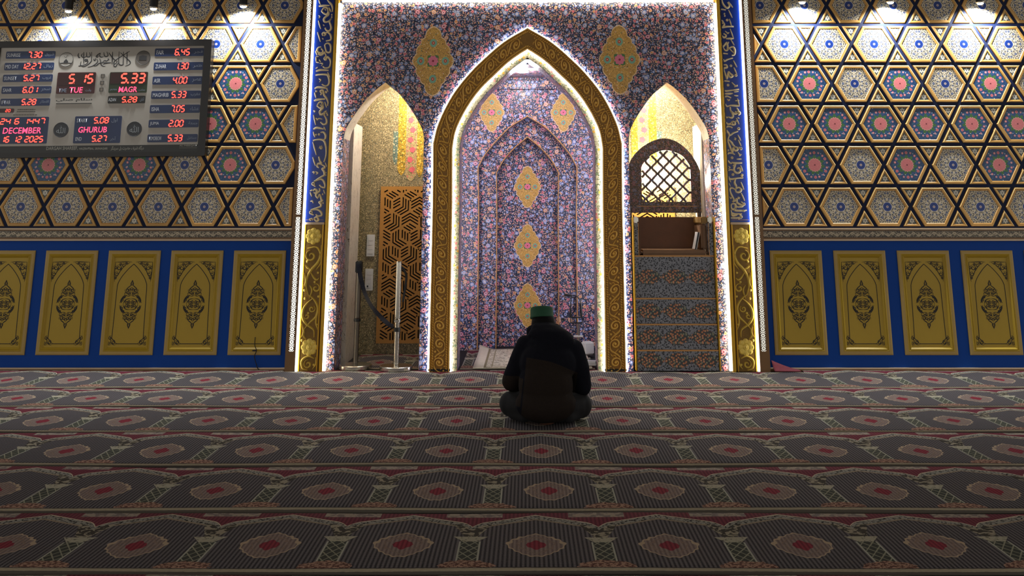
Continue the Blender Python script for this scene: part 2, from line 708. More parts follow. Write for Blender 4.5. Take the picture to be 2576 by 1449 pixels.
t = Mt('ivory_arabesque_field', .34)                         # white hexagon: black leaves, blue flowers, blue rosette
x, z, r, th = field_polar(t)
k6 = 3 / PI
fa = abs(((th * k6 + 6.0).fract() - .5)) / k6                # angle folded to one sixth, mirrored
px_, pz_ = r * fa.cos(), r * fa.sin()
p = t.vec(px_, pz_, 0.0)
col = t.mix(t.noise(p, 20, 1), hx('c6b79b'), hx('d8cbb2'))
col = t.mix(t.noise(p, 30, 1.0, 1.5).band(.5, .022), col, hx('2a2824'))
wq = (t.noise(p, 24, 1) - .5) * .05
d, a, b = t.vor(t.vec(px_ + wq, (pz_ + wq) * 2.1, 0.0), 36)
col = t.mix(d.lt(.30) * b.gt(.25), col, hx('1a1b20'))
d, a, b = t.vor(t.vec((px_ - wq) * 2.1 + 4.0, pz_ + wq, 0.0), 36)
col = t.mix(d.lt(.26) * b.gt(.4), col, hx('1a1b20'))
for rr, aa, sz in ((.082, .26, .010), (.125, .50, .012), (.138, .10, .012)):
    qx, qz = rr * math.cos(aa), rr * math.sin(aa)
    dd = ((px_ - qx) * (px_ - qx) + (pz_ - qz) * (pz_ - qz)).sqrt()
    col = t.mix(dd.lt(sz + .004), col, hx('cfc2a8'))
    col = t.mix(dd.lt(sz), col, hx('27355c'))
    col = t.mix(dd.lt(sz * .4), col, hx('8a93a8'))
col = t.mix(r.lt(.050), col, hx('cfc4ac'))
col = t.mix(r.lt(.045), col, hx('14357f'))
col = t.mix(r.band(.026, .003), col, hx('0b1f52'))
col = t.mix(r.lt(.012), col, hx('cdb9a2'))
col = t.mix(r.lt(.006), col, hx('7a5060'))
t.color(col)
M['field_white'] = t.m

t = Mt('blue_rose_field', .34)                               # blue hexagon: pink rose, green leaves, ring of blossoms
x, z, r, th = field_polar(t)
p = t.vec(x, z, 0.0)
col = t.mix(t.noise(p, 30, 3), hx('10294f'), hx('26497c'))
col = t.mix(t.noise(p, 40, 2, 1.0).band(.5, .022), col, hx('3f6a86'))
wr = r + .014 * (th * 11.0).sin() + .01 * t.noise(p, 40, 2)
col = t.mix(wr.lt(.098), col, t.mix(t.noise(p, 60, 2), hx('24502f'), hx('4b7a3c')))
for ph, nn_, rr, sz, c1, c2 in ((0.0, 6, .126, .017, 'd57a7c', 'b8454f'), (.33, 6, .130, .012, 'e0a0a0', '7a2430'), (.70, 6, .127, .014, 'd57a7c', 'f0d0c8')):
    k = nn_ / (2 * PI)
    fa = ((th * k + 8.0 + ph).fract() - .5) / k
    qx, qz = r * fa.cos() - rr, r * fa.sin()
    dd = (qx * qx + qz * qz).sqrt() + .004 * t.noise(p, 80, 1)
    col = t.mix(dd.lt(sz), col, hx(c1))
    col = t.mix(dd.lt(sz * .45), col, hx(c2))
d, a, b = t.vor(p, 22)
col = t.mix(d.lt(.1) * b.gt(.5) * r.gt(.1), col, hx('c9d3de'))
wr2 = r + .004 * (th * 17.0).sin()
col = t.mix(wr2.lt(.068), col, hx('e2a79a'))
col = t.mix(wr2.lt(.064), col, t.mix(t.noise(p, 90, 3, .6), hx('b84c55'), hx('e08d89')))
col = t.mix(r.lt(.008), col, hx('6a1f2c'))
t.color(col)
M['field_blue'] = t.m

t = Mt('triangle_field', .34)                                # little triangles: a white flower on near black
x, z, r, th = field_polar(t)
k = 6 / (2 * PI)
fa = ((th * k + 8.0).fract() - .5) / k
qx, qz = r * fa.cos() - .016, r * fa.sin()
dd = (qx * qx + qz * qz * 2.2).sqrt()
col = t.mix(t.noise(t.vec(x, z, 0.0), 60, 2, 1.0).band(.5, .05), hx('16191f'), hx('6d7a78'))
col = t.mix(dd.lt(.012), col, hx('cdc8b6'))
col = t.mix(r.lt(.006), col, hx('22305a'))
t.color(col)
M['field_tri'] = t.m

t = Mt('scroll_border', .4)                                  # cornice: cream running vine on black
x, y, z, v = t.xyz()
u = (x / .105).fract() - .5
s_ = (x * (2 * PI / .105)).sin() * .017
col = t.mix(abs(z - s_).lt(.0045), hx('1b1a1c'), hx('c9b99c'))
for du, sg in ((.25, 1), (-.25, -1)):
    qx, qz = (u - du) * .105, z + sg * .004
    dd = (qx * qx + qz * qz).sqrt()
    col = t.mix(dd.lt(.013), col, hx('b9aa90'))
    col = t.mix(dd.lt(.005), col, hx('23222a'))
col = t.mix(t.noise(t.vec(x, z, 0.0), 70, 1, 1.5).band(.5, .045) * abs(z).lt(.03), col, hx('b5a78d'))
t.color(col)
M['border'] = t.m


def perforated(name, k):
    t = Mt(name, .5)                                         # pierced strip of small rosettes, lit from behind
    x, y, z, v = t.xyz()
    c = .060
    fz = ((z / c + 100.0).fract() - .5) * 1.25
    fx = x / .047
    r = (fx * fx + fz * fz).sqrt()
    th = fz.atan2(fx)
    pet = (th * 8.0).cos().gt(-.45)
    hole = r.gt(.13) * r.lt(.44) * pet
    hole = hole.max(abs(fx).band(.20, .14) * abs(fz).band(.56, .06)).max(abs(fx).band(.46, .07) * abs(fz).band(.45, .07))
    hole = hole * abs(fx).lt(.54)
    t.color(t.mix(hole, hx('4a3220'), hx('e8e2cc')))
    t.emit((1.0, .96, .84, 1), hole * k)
    return t.m


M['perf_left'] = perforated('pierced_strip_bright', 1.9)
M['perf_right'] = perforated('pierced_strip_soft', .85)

# carpet, in row coordinates: x along the row (columns at multiples of .62), y = 0 (near edge) .. 1 (far edge)
BAY = .62
t = Mt('prayer_carpet_pile', .95, 0, .1)
x, v, z, vv = t.xyz()
u = (x / BAY + 40.0).fract() - .5
a = abs(u)
p = t.vec(x, v * .9, 0.0)
n1 = t.noise(p, 60, 2)
n2 = t.noise(p, 26, 3, .8)
fine = t.noise(t.vec(x * 1.0, v * .5, 0.0), 150, 1)
stripe = ((x * (2 * PI / .0205)).sin() * .5 + .5) * .8 + (fine - .3) * .5
cross = ((v * 250.0).sin() * .5 + .5)
ground = t.mix(stripe, hx('1d1c20'), hx('6d6768'))
ground = t.mix(cross * .22, ground, hx('1d1e24'))
col = ground
va = .945 - .34 * a - 1.4 * (a - .40).max(0.0) * (a - .40).max(0.0) * 4.0
red = t.mix(stripe, hx('4c1c26'), hx('70323e'))
cream = t.mix(n1.gt(.55), hx('85837a'), hx('232321'))
tanc = t.mix(n2, hx('8a7263'), hx('b09a82'))
col = t.mix(v.gt(va), col, red)
col = t.mix(v.gt(va) * v.gt(.925) * a.gt(.27), col, t.mix(n2.gt(.5), hx('6e6560'), hx('8f8577')))
col = t.mix((v - va).band(-.055, .012), col, hx('857663'))
col = t.mix((v - va).band(-.015, .032), col, cream)
col = t.mix((v - va).band(.022, .006), col, hx('b0a48c'))
# spandrel between arch and capital
c2 = .5 - a
neck = v.gt(.56) * v.lt(va - .03) * c2.lt(.05 + (v - .56) * .45)
col = t.mix(neck, col, t.mix(n2.gt(.47), hx('8c8472'), hx('3b3730')))
# capital, shaft, foot
cap = v.gt(.47) * v.lt(.56) * c2.lt(.055 + (v - .47) * .85)
col = t.mix(cap, col, t.mix(n1.gt(.62), hx('9a9582'), hx('4a4a40')))
sh = v.gt(.15) * v.lt(.475) * c2.lt(.075)
zig = ((c2 / .075 + v * 11.0).fract() - .5).band(0.0, .07).max(((v * 11.0 - c2 / .075 + 20.0).fract() - .5).band(0.0, .09))
col = t.mix(sh, col, t.mix(n1, hx('2e302c'), hx('454840')))
col = t.mix(sh * zig, col, hx('83826f'))
col = t.mix(v.gt(.15) * v.lt(.475) * c2.band(.075, .007), col, hx('98988a'))
fe = (c2 / .2) * (c2 / .2) + ((v - .09) / .085) * ((v - .09) / .085)
col = t.mix(fe.lt(1.0 + (n2 - .5) * 1.2), col, t.mix(n1.gt(.5), hx('9a7a68'), hx('5c4038')))
# medallion
dm = (a / .225).pow(1.3) + (abs(v - .42) / .20).pow(1.75) + .09 * (u * 70.0).cos() * (v * 55.0).cos()
col = t.mix(dm.lt(1.0), col, t.mix(stripe, hx('5e514c'), hx('86766f')))
col = t.mix(dm.band(.93, .05), col, hx('a08e76'))
col = t.mix(dm.band(.52, .04), col, hx('77655a'))
dr = (a / .085).pow(1.2) + (abs(v - .42) / .085).pow(1.2) + .12 * (u * 90.0).cos() * (v * 60.0).cos()
col = t.mix(dr.lt(1.0), col, t.mix(stripe, hx('5e1b26'), hx('86323e')))
# border along the near edge
col = t.mix(v.lt(.075), col, hx('4a4440'))
col = t.mix((v + (n2 - .5) * .012).band(.045, .02), col, t.mix(n1, hx('857a66'), hx('9e937c')))
col = t.mix(v.lt(.018), col, hx('565048'))
t.color(col)
t.bump(t.noise(t.vec(x, v * .9, 0.0), 240, 2), .35, .004)
M['carpet'] = t.m

t = Mt('cream_prayer_rug', .95, 0, .1)
x, y, z, vv = t.xyz()
p = t.vec(x, y, 0.0)
bd = (.60 - abs(x)).min(.80 - abs(y))
col = t.mix(t.noise(p, 14, 3), hx('cfc6ad'), hx('e2dcc8'))
col = t.mix(t.noise(p, 16, 2, 1.4).band(.5, .03) * bd.gt(.13), col, hx('7a7360'))
col = t.mix(bd.band(.12, .012), col, hx('8e8468'))
col = t.mix(bd.band(.19, .006), col, hx('9a8f72'))
t.color(col)
t.bump(t.noise(p, 120, 2), .3, .004)
M['rug'] = t.m


def medallion_mat(name, hw, hh):
    """gold lozenge: fine scrolls, a pink rose, four turquoise flowers, white dots"""
    t = Mt(name, .4, 0.0)
    x, y, z, v = t.xyz()
    X, Z = x * (.23 / hw), z * (.38 / hh)
    p = t.vec(X, Z, 0.0)
    col = t.mix(t.noise(p, 40, 3), hx('d09c44'), hx('edc26c'))
    col = t.mix(t.noise(p, 44, 1.5, 1.8).band(.5, .035), col, hx('7c5a22'))
    d, a, b = t.vor(p, 26)
    col = t.mix(d.lt(.16) * b.gt(.4), col, t.ramp(a, [(0, hx('e6cfa8')), (.5, hx('5f7d64')), (.75, hx('c9825a'))]))
    ax, az = abs(X), abs(Z)
    for qx, qz in ((0.0, .195), (.135, 0.0)):
        dd = ((ax - qx) * (ax - qx) + (az - qz) * (az - qz) * .8).sqrt()
        col = t.mix(dd.lt(.040), col, t.mix(t.noise(p, 90, 2), hx('4b9a8e'), hx('9fc4a4')))
        col = t.mix(dd.lt(.017), col, hx('c1431f'))
        col = t.mix(dd.lt(.005), col, hx('f2ead8'))
    r = (X * X + Z * Z).sqrt()
    th = Z.atan2(X)
    col = t.mix((r + .012 * (th * 4.0 + 1.5).sin()).lt(.066), col, hx('4d7a45'))
    col = t.mix((r + .005 * (th * 9.0).sin()).lt(.054), col, t.mix(t.noise(p, 70, 2), hx('d6567c'), hx('ee93ab')))
    col = t.mix(r.lt(.012), col, hx('8a2038'))
    t.color(col)
    return t.m


M['med_large'] = medallion_mat('gold_medallion_large', .225, .38)
M['med_small'] = medallion_mat('gold_medallion_small', .157, .24)
M['med_edge'] = plain('medallion_edge', 'e6c9a0', .4, .1, .05)

t = Mt('step_cartouche', .45)                                # minbar risers: rows of coral blossoms in lozenges
x, y, z, v = t.xyz()
p = t.vec(x, z, 0.0)
d, a, b = t.vor(p, 40)
col = t.mix(d.lt(.40), hx('43474a'), t.ramp(a, [(0, hx('b0704a')), (.35, hx('c58a66')), (.55, hx('74806e')), (.75, hx('9c5c44'))]))
col = t.mix(d.lt(.12), col, hx('e0b48c'))
t.color(col)
M['cartouche'] = t.m

t = Mt('step_ground', .45)
x, y, z, v = t.xyz()
p = t.vec(x, z, 0.0)
d, a, b = t.vor(p, 38)
col = t.mix(t.noise(p, 20, 2), hx('7d8089'), hx('9a9da6'))
col = t.mix(d.lt(.2 + .12 * b), col, hx('23262e'))
col = t.mix(t.noise(p, 40, 1, 1.5).band(.5, .03), col, hx('3a3f48'))
t.color(col)
M['step_ground'] = t.m


# ------------------------------------------------------------------ outlines measured from the photograph
def crop(x0, y0, k, pts):                                   # points read in an enlarged crop -> photo pixels
    return [(x0 + a / k, y0 + b / k) for a, b in pts]


def half_arch(px_pts, Y, base_half, top_z=None):            # left half read bottom-up -> symmetric outline, left foot .. right foot
    w = [wp(a, b, Y) for a, b in px_pts]
    half = [(-abs(a), b) for a, b in w]
    half[-1] = (0.0, half[-1][1])
    sm = smooth_pts(half, 6)
    left = [(-base_half, 0.0)] + [(-base_half, half[0][1] * k / 4) for k in range(1, 4)] + sm
    return left + [(-a, b) for a, b in left[-2::-1]]


ARCH_OUT = half_arch(crop(1080, 40, 3.15, [(32, 1010), (75, 850), (180, 640), (310, 470), (450, 330), (600, 205), (768, 100)]), -.05, .975)
ARCH_IN = half_arch(crop(1080, 40, 3.15, [(185, 1045), (215, 900), (300, 730), (400, 590), (520, 470), (640, 360), (765, 265)]), -.05, .772)


def offset_path(pts, d):                                    # positive d moves towards the inside of an arch run left to right
    out = []
    n = len(pts)
    for i, p in enumerate(pts):
        a, b = Vector(pts[max(i - 1, 0)]), Vector(pts[min(i + 1, n - 1)])
        t = (b - a).normalized()
        out.append((p[0] + t.y * d, p[1] - t.x * d))
    mid = n // 2
    out[mid] = (0.0 if abs(pts[mid][0]) < 1e-6 else out[mid][0], out[mid][1] - abs(d) * .12 * (1 if d > 0 else -1))
    return out


ARCH_RIM = offset_path(ARCH_IN, .068)
NICHE1 = half_arch(crop(1080, 40, 3.15, [(385, 1200), (440, 1100), (530, 990), (640, 880), (770, 795)]), 1.5, .58)
NICHE2 = half_arch(crop(1080, 40, 3.15, [(532, 1240), (590, 1140), (680, 1040), (770, 960)]), 1.68, .37)
_side = [(.425, 2.307), (.405, 2.40), (.37, 2.47), (.305, 2.577), (.20, 2.72), (.085, 2.835), (0, 2.90)]


def side_arch(c):
    sm = smooth_pts([(-a, b) for a, b in _side], 4)
    left = [(-.425, 0.0), (-.425, 1.1)] + sm
    return [(a + c, b) for a, b in left + [(-a, b) for a, b in left[-2::-1]]]


OPEN_L, OPEN_R = side_arch(-1.510), side_arch(1.485)

# ------------------------------------------------------------------ floor and carpets
struct(MB().box(-9, 9, -14, 2.6, -.12, 0).build('floor', M['floor_dark']))
struct(MB().box(-9, 9, -13.2, .02, 5.0, 5.15).build('ceiling', M['ceiling']))

ROWS = [(0.0, -1.010, -.23, 'carpet strip along the foot of the wall, the brightest row'),
        (-1.032, -1.872, -.26, 'second carpet strip from the wall, just behind the bright one'),
        (-1.898, -2.785, -.22, 'carpet strip the seated man is sitting on'),
        (-2.815, -3.720, -.22, 'carpet strip directly behind the seated man'),
        (-3.752, -4.645, -.19, 'second carpet strip from the bottom of the picture'),
        (-4.680, -5.515, -.27, 'nearest full carpet strip at the bottom of the picture'),
        (-5.548, -6.42, -.24, 'carpet strip cut off by the lower edge of the picture')]


def carpet_far(X):                                          # the first strip is cut round the feet of arch, pulpit and pilasters
    for a, b, y in ((-2.42, -1.99, -.115), (-1.01, -.71, -.115), (.71, 1.01, -.115), (1.01, 1.99, -.10), (1.99, 2.72, -.175)):
        if a <= X <= b:
            return y
    return -.036 if abs(X) > 2.4 else -.004


for ri, (yf, yn, ph, lab) in enumerate(ROWS):
    L = yf - yn
    mb = MB()
    nx, ny = (560 if ri == 0 else 220), 8
    rnd = random.Random(ri + 3)
    w1, w2, w3 = [rnd.uniform(0, 6.28) for _ in range(3)]
    vs = []
    for j in range(ny + 1):
        for i in range(nx + 1):
            X = -8.4 + 16.8 * i / nx
            t = j / ny
            e = .006 * math.sin(X * 1.7 + w1) + .004 * math.sin(X * 4.1 + w2)
            if ri == 0 and j == ny:
                e = carpet_far(X) - abs(e) * .3
            z = .012 + .003 * math.sin(X * 2.3 + w3 + t * 5) + (.006 * math.exp(-(t / .06) ** 2))
            if j == 0:
                z -= .008
            vs.append((X - ph, t + e / L * (1 if j in (0, ny) else .3), z))
    for i in range(nx + 1):
        vs.append((vs[i][0], vs[i][1] + .004, .0005))
    for i in range(nx + 1):
        q = vs[ny * (nx + 1) + i]
        vs.append((q[0], q[1], .0005))
    fs = [(j * (nx + 1) + i, j * (nx + 1) + i + 1, (j + 1) * (nx + 1) + i + 1, (j + 1) * (nx + 1) + i) for j in range(ny) for i in range(nx)]
    o1, o2 = (ny + 1) * (nx + 1), (ny + 2) * (nx + 1)
    fs += [(i, o1 + i, o1 + i + 1, i + 1) for i in range(nx)]
    fs += [(ny * (nx + 1) + i, ny * (nx + 1) + i + 1, o2 + i + 1, o2 + i) for i in range(nx)]
    mb.add(vs, fs)
    o = link('prayer_carpet', mb.mesh('prayer_carpet', M['carpet'], smooth=True), None, (ph, yn, 0))
    o.scale = (1, L, 1)
    tag(o, 'long grey and red ' + lab, 'carpet', 'rows of prayer carpet')
# carpet inside the niche and the two side rooms
for nm, x0, x1, y0, y1, lab in (('niche_carpet', -.68, .68, .02, 1.50, 'grey patterned carpet piece on the floor of the central niche'),
                                ('alcove_carpet', -1.84, -1.0, .06, 1.12, 'grey and red carpet piece inside the left arched doorway')):
    o = MB().rbox(x0, x1, 0, 1, .001, .012, .002).build(nm, M['carpet'])
    o.location = (0, y0, 0)
    o.scale = (1, y1 - y0, 1)
    tag(o, lab, 'carpet')
# turned-up carpet corner beside the right pilaster
mb = MB()
vs, fs = [], []
for i in range(13):
    X = 2.43 + .26 * i / 12
    h = .085 * (1 - i / 12) ** 1.3 + .014
    for j in range(5):
        t = j / 4
        vs.append((X, -.150 + .115 * t, .024 + (h - .014) * t ** 1.6))
fs = [(i * 5 + j, (i + 1) * 5 + j, (i + 1) * 5 + j + 1, i * 5 + j + 1) for i in range(12) for j in range(4)]
me = MB().add(vs, fs).mesh('carpet_corner', plain('carpet_red_pile', '6d2b33', .95, 0, .35, 60, .4, 200), smooth=True)
o = link('carpet_corner', me)
sol = o.modifiers.new('thickness', 'SOLIDIFY')
sol.thickness = .006
tag(o, 'red carpet corner curling up the blue wall beside the right pilaster', 'carpet')

# ------------------------------------------------------------------ front walls with their raised tiles
ROW_H, Z_BASE = .4268, 1.390
XE = 2.405


def side_wall(side):
    sg = -1 if side == 'left' else 1
    mb = MB()
    xa, xb = sorted((sg * XE, sg * 8.4))
    mb.box(xa, xb, 0, .22, 0, 1.33, 0)
    mb.box(xa, xb, 0, .22, 1.33, 5.0, 1)
    w = struct(mb.build('wall_' + side, [M['dado_blue'], M['navy']]))
    W, X0 = (.4745, -2.866) if side == 'left' else (.4815, 2.757)
    g, rim_w = .0165, .034
    cache = {}

    def tile(kind, poly, cx, cz, clipped, field):
        key = (kind, field)
        if clipped or key not in cache:
            outer = offset_poly(poly, g)
            inner = offset_poly(outer, rim_w if kind == 'hexagon_tile' else .025)
            loc = [(a - cx, b - cz) for a, b in outer]
            inn = [(a - cx, b - cz) for a, b in inner]
            mid = offset_poly(loc, .010)
            n = len(loc)
            # bevelled golden rim: wall edge -> proud ridge -> inner edge
            m = MB()
            vs = [(p[0], 0, p[1]) for p in loc] + [(p[0], -.009, p[1]) for p in offset_poly(loc, .004)] + \
                 [(p[0], -.013, p[1]) for p in mid] + [(p[0], -.012, p[1]) for p in offset_poly(loc, (rim_w if kind == 'hexagon_tile' else .025) - .006)] + \
                 [(p[0], -.006, p[1]) for p in inn]
            for r_ in range(4):
                m.add([], [])
            fs = [(r_ * n + i, r_ * n + (i + 1) % n, (r_ + 1) * n + (i + 1) % n, (r_ + 1) * n + i) for r_ in range(4) for i in range(n)]
            m.add(vs, fs)
            m.m = [0] * n + [1] * n + [0] * (2 * n)
            rim = m.mesh(kind, [M['gold_paint'], M['rim_light']])
            fm = MB().add([(p[0], -.0065, p[1]) for p in inn], [tuple(range(n))])
            fld = fm.mesh('tile_field', M[field])
            if clipped:
                mm = (rim, fld)
            else:
                cache[key] = (rim, fld)
        mm = mm if clipped else cache[key]
        o = link(kind, mm[0], w, (cx, 0, cz))
        link('tile_field', mm[1], o, (cx, 0, cz))

    for r_ in range(7):
        cz = Z_BASE + ROW_H * (r_ + .5)
        off = 0 if r_ % 2 == 0 else W / 2
        for k in range(-1, 8):
            cx = X0 + sg * (k * W - off)
            if abs(cx) - W / 2 > 6.3:
                continue
            h = ROW_H / 2
            poly = [(cx - W / 2, cz), (cx - W / 4, cz - h), (cx + W / 4, cz - h), (cx + W / 2, cz), (cx + W / 4, cz + h), (cx - W / 4, cz + h)]
            field = 'field_white'
            if r_ == 2:
                field = 'field_blue'
            elif r_ in (1, 3):
                # alternate, the photo's blue ones: left 578/597, right 2048/2033
                ref = wp(578, 413)[0] if side == 'left' else wp(2048, 413)[0]
                if r_ == 3:
                    ref = wp(597, 206)[0] if side == 'left' else wp(2033, 207)[0]
                if round(abs(cx - ref) / W) % 2 == 0:
                    field = 'field_blue'
            lim = sg * (XE + .008)
            cp = clip_x(poly, lim, sg < 0)
            if len(cp) >= 3 and max(abs(p[0]) for p in cp) - abs(lim) > .09:
                tile('hexagon_tile', cp, cx, cz, len(cp) != 6 or cp != poly, 'field_white' if cp != poly and r_ == 2 else field)
            for up in (1, -1):
                vx = cx + W / 2
                tri = [(vx, cz), (vx - W / 4, cz - up * h), (vx + W / 4, cz - up * h)]
                ct = clip_x(tri, lim, sg < 0)
                if len(ct) >= 3 and max(abs(p[0]) for p in ct) - abs(lim) > .12:
                    tile('triangle_tile_up' if up > 0 else 'triangle_tile_down', ct, vx, cz - up * h * .66, ct != tri, 'field_tri')
    return w


WALL_L, WALL_R = side_wall('left'), side_wall('right')
for o in bpy.data.objects:
    if o.name.startswith('triangle_tile'):
        o.name = 'triangle_tile'

for side, sg in (('left', -1), ('right', 1)):
    xa, xb = sorted((sg * XE, sg * 8.4))
    w = WALL_L if sg < 0 else WALL_R
    cz = (wp(CX, 580)[1] + wp(CX, 598)[1]) / 2
    c = struct(MB().box(xa, xb, -.022, 0, 1.268, 1.388).build('trim_1' if sg < 0 else 'trim_2', M['brown_trim'], None, ((xa + xb) / 2, 0, cz)))
    MB().box(xa, xb, -.026, -.0221, cz - .033, cz + .033).build('scroll_border', M['border'], c, ((xa + xb) / 2, -.022, cz))
    MB().rbox(xa, xb, -.038, -.0221, 1.372, 1.390, .005).build('moulding', M['cream_trim'], c, ((xa + xb) / 2, -.022, cz))
    MB().rbox(xa, xb, -.034, -.0221, 1.262, 1.280, .005).build('moulding', M['cream_trim'], c, ((xa + xb) / 2, -.022, cz))
    b = struct(MB().rbox(xa, xb, -.03, 0, 0, .022, .004).build('baseboard_' + side, M['brown_trim']))
    MB().rbox(xa, xb, -.026, 0, .022, .036, .004).build('moulding', M['cream_trim'], b)

# dado panels: stepped moulding, printed arch line, corner scrolls and a central ornament
PW, PH_, PZ = .530, 1.012, .154


def spiral(cx, cz, r0, turns, a0, sgn=1, n=16, r1=.15):
    return [(cx + r0 * (1 - (1 - r1) * i / n) * math.cos(a0 + sgn * turns * 2 * PI * i / n),
             cz + r0 * (1 - (1 - r1) * i / n) * math.sin(a0 + sgn * turns * 2 * PI * i / n)) for i in range(n + 1)]


def taper(n, w, k=.3):
    return [w * (k + (1 - k) * math.sin(PI * min(max(i / (n - 1), .04), .96))) for i in range(n)]


def ornament_mesh():
    mb = MB()
    def st(pts, w, sm=True):
        q = smooth_pts(pts, 5) if sm else pts
        for s1 in (1, -1):
            mb.ribbon([(s1 * a, b) for a, b in q], taper(len(q), w * 1.3), -.0005, .0008, top=.9)
    H = PH_ / 2
    # arch line
    x1, x2 = .150, .178
    pts = smooth_pts([(0, .372), (.05, .325), (.11, .25), (.143, .185), (.150, .13), (.152, .0), (.155, -.2), (.158, -.345)], 5)
    pts += [(.12, -.392), (.10, -.400), (0, -.400)]
    for s1 in (1, -1):
        mb.ribbon([(s1 * a, b) for a, b in pts], .0068, -.0005, .0008, top=.9)
    # lower corner scrolls
    st(spiral(.140, -.385, .024, 1.4, .3), .006)
    st(spiral(.172, -.345, .020, 1.4, 2.2, -1), .006)
    st(spiral(.176, -.395, .012, 1.1, 0), .005)
    st([(.10, -.4), (.13, -.41), (.16, -.39), (.17, -.35), (.18, -.32)], .005)
    st([(.155, -.405), (.185, -.41), (.185, -.375)], .004)
    # upper corner scrolls
    for cx, cz, r, a0, s0 in ((.150, .335, .030, .5, 1), (.165, .275, .024, 2.0, -1), (.105, .362, .022, 1.0, 1), (.178, .335, .018, 3.0, -1),
                              (.135, .37, .014, 0, 1), (.178, .235, .014, 1.0, 1), (.075, .382, .012, 2.0, -1), (.125, .325, .014, 4.0, 1)):
        st(spiral(cx, cz, r, 1.5, a0, s0), .0062)
    st([(.02, .392), (.08, .395), (.14, .392), (.188, .392)], .006)
    st([(.188, .392), (.190, .33), (.188, .26), (.182, .20)], .006)
    st([(.07, .372), (.1, .345), (.13, .31), (.15, .27), (.17, .235)], .006)
    st([(.04, .388), (.07, .37), (.09, .385)], .005)
    st([(.183, .22), (.172, .25), (.186, .27)], .005)
    # central ornament: two mirrored halves above and below
    for s2 in (1, -1):
        def so(pts, w):
            st([(a, -.02 + s2 * b) for a, b in pts], w)
        so([(0, .235), (.006, .215), (.012, .195), (0, .18)], .008)
        so([(0, .2), (.02, .175), (.04, .16), (.055, .145)], .007)
        so(spiral(.046, .135, .022, 1.5, .5, -1), .007)
        so(spiral(.018, .14, .016, 1.4, 2.6, 1), .006)
        so(spiral(.02, .105, .018, 1.4, 1.2, -1), .006)
        so([(0, .12), (.03, .10), (.062, .112), (.07, .09)], .006)
        so([(.04, .088), (.062, .075), (.085, .052), (.098, .03), (.09, .014)], .012)
        so(spiral(.088, .04, .016, 1.3, 1.0, 1), .006)
        so(spiral(.066, .07, .015, 1.3, 2.4, -1), .006)
        so([(.055, .095), (.08, .075), (.1, .045), (.106, .02)], .005)
        so([(.1, .02), (.112, .012)], .004)
        so([(0, .165), (.012, .15), (0, .135)], .006)
        so([(0, .09), (.02, .08), (.045, .078)], .005)
        # inner oval
        so(spiral(.040, .018, .018, 1.5, 1.2, -1), .006)
        so(spiral(.016, .026, .014, 1.4, 3.0, 1), .006)
        so([(0, .05), (.025, .052), (.05, .044), (.068, .022), (.074, .0)], .006)
        so([(0, .012), (.02, .006), (.05, .004)], .006)
        so([(.05, .036), (.062, .018)], .006)
    return mb.mesh('printed_ornament', M['ink'])


def panel_meshes():
    prof = [(0, 0), (0, .010), (.012, .016), (.034, .016), (.042, .022), (.050, .016), (.056, .022), (.064, .014), (.072, .004)]
    m = MB()
    n = 4
    rings = []
    for d, h in prof:
        x, z = PW / 2 - d, PH_ / 2 - d
        rings += [(-x, -h, -z), (x, -h, -z), (x, -h, z), (-x, -h, z)]
    fs = [(r_ * 4 + i, r_ * 4 + (i + 1) % 4, (r_ + 1) * 4 + (i + 1) % 4, (r_ + 1) * 4 + i) for r_ in range(len(prof) - 1) for i in range(4)]
    m.add(rings, fs)
    m.m = [(1 if f[0] // 4 in (0, 1, 2) else 0) for f in fs]
    frame = m.mesh('dado_panel', [M['dado_gold'], M['dado_edge']])
    x, z = PW / 2 - .072, PH_ / 2 - .072
    fld = MB().add([(-x, -.004, -z), (x, -.004, -z), (x, -.004, z), (-x, -.004, z)], [(0, 1, 2, 3)]).mesh('panel_field', M['dado_gold'])
    return frame, fld


_fr, _fl = panel_meshes()
_or = ornament_mesh()
for w, xs in ((WALL_L, [-2.735 - .6405 * k for k in range(6)]), (WALL_R, [2.742 + .6505 * k for k in range(6)])):
    for xc in xs:
        o = link('dado_panel', _fr, w, (xc, 0, PZ + PH_ / 2))
        link('panel_field', _fl, o, (xc, 0, PZ + PH_ / 2))
        link('printed_ornament', _or, o, (xc, -.004, PZ + PH_ / 2))

# ------------------------------------------------------------------ mihrab wall, niche and side rooms
OUT = [(-XE, 0)] + OPEN_L + ARCH_RIM + OPEN_R + [(XE, 0), (XE, 5.0), (-XE, 5.0)]
WALL_C = struct(plate('wall_center', OUT, [], 0.0, .35, M['floral']))


def reveal(outline, y0, y1, keep, mat, name, inset=.003):
    pts = [p for p in offset_path(outline, inset) if keep(p)]
    ring_wall(pts, y0, y1).build(name, mat, WALL_C)


reveal(ARCH_RIM, -.001, .352, lambda p: True, M['floral_side'], 'reveal')
reveal(OPEN_L, -.001, .352, lambda p: p[1] > 2.2, M['marble'], 'reveal')
reveal(OPEN_R, -.001, .352, lambda p: p[1] > 2.2, M['marble'], 'reveal')
for oo in (OPEN_L, OPEN_R):
    reveal(oo, -.001, .352, lambda p: p[1] <= 2.35 and p[0] < sum(oo[i][0] for i in (0, -1)) / 2, M['floral_side'], 'reveal', .002)
    reveal(oo, -.001, .352, lambda p: p[1] <= 2.35 and p[0] > sum(oo[i][0] for i in (0, -1)) / 2, M['floral_side'], 'reveal', .002)
# ivory rim inside the gilded arch
plate('niche_rim', ARCH_IN + ARCH_RIM[::-1], [], -.008, 0.0, M['rim'], WALL_C)


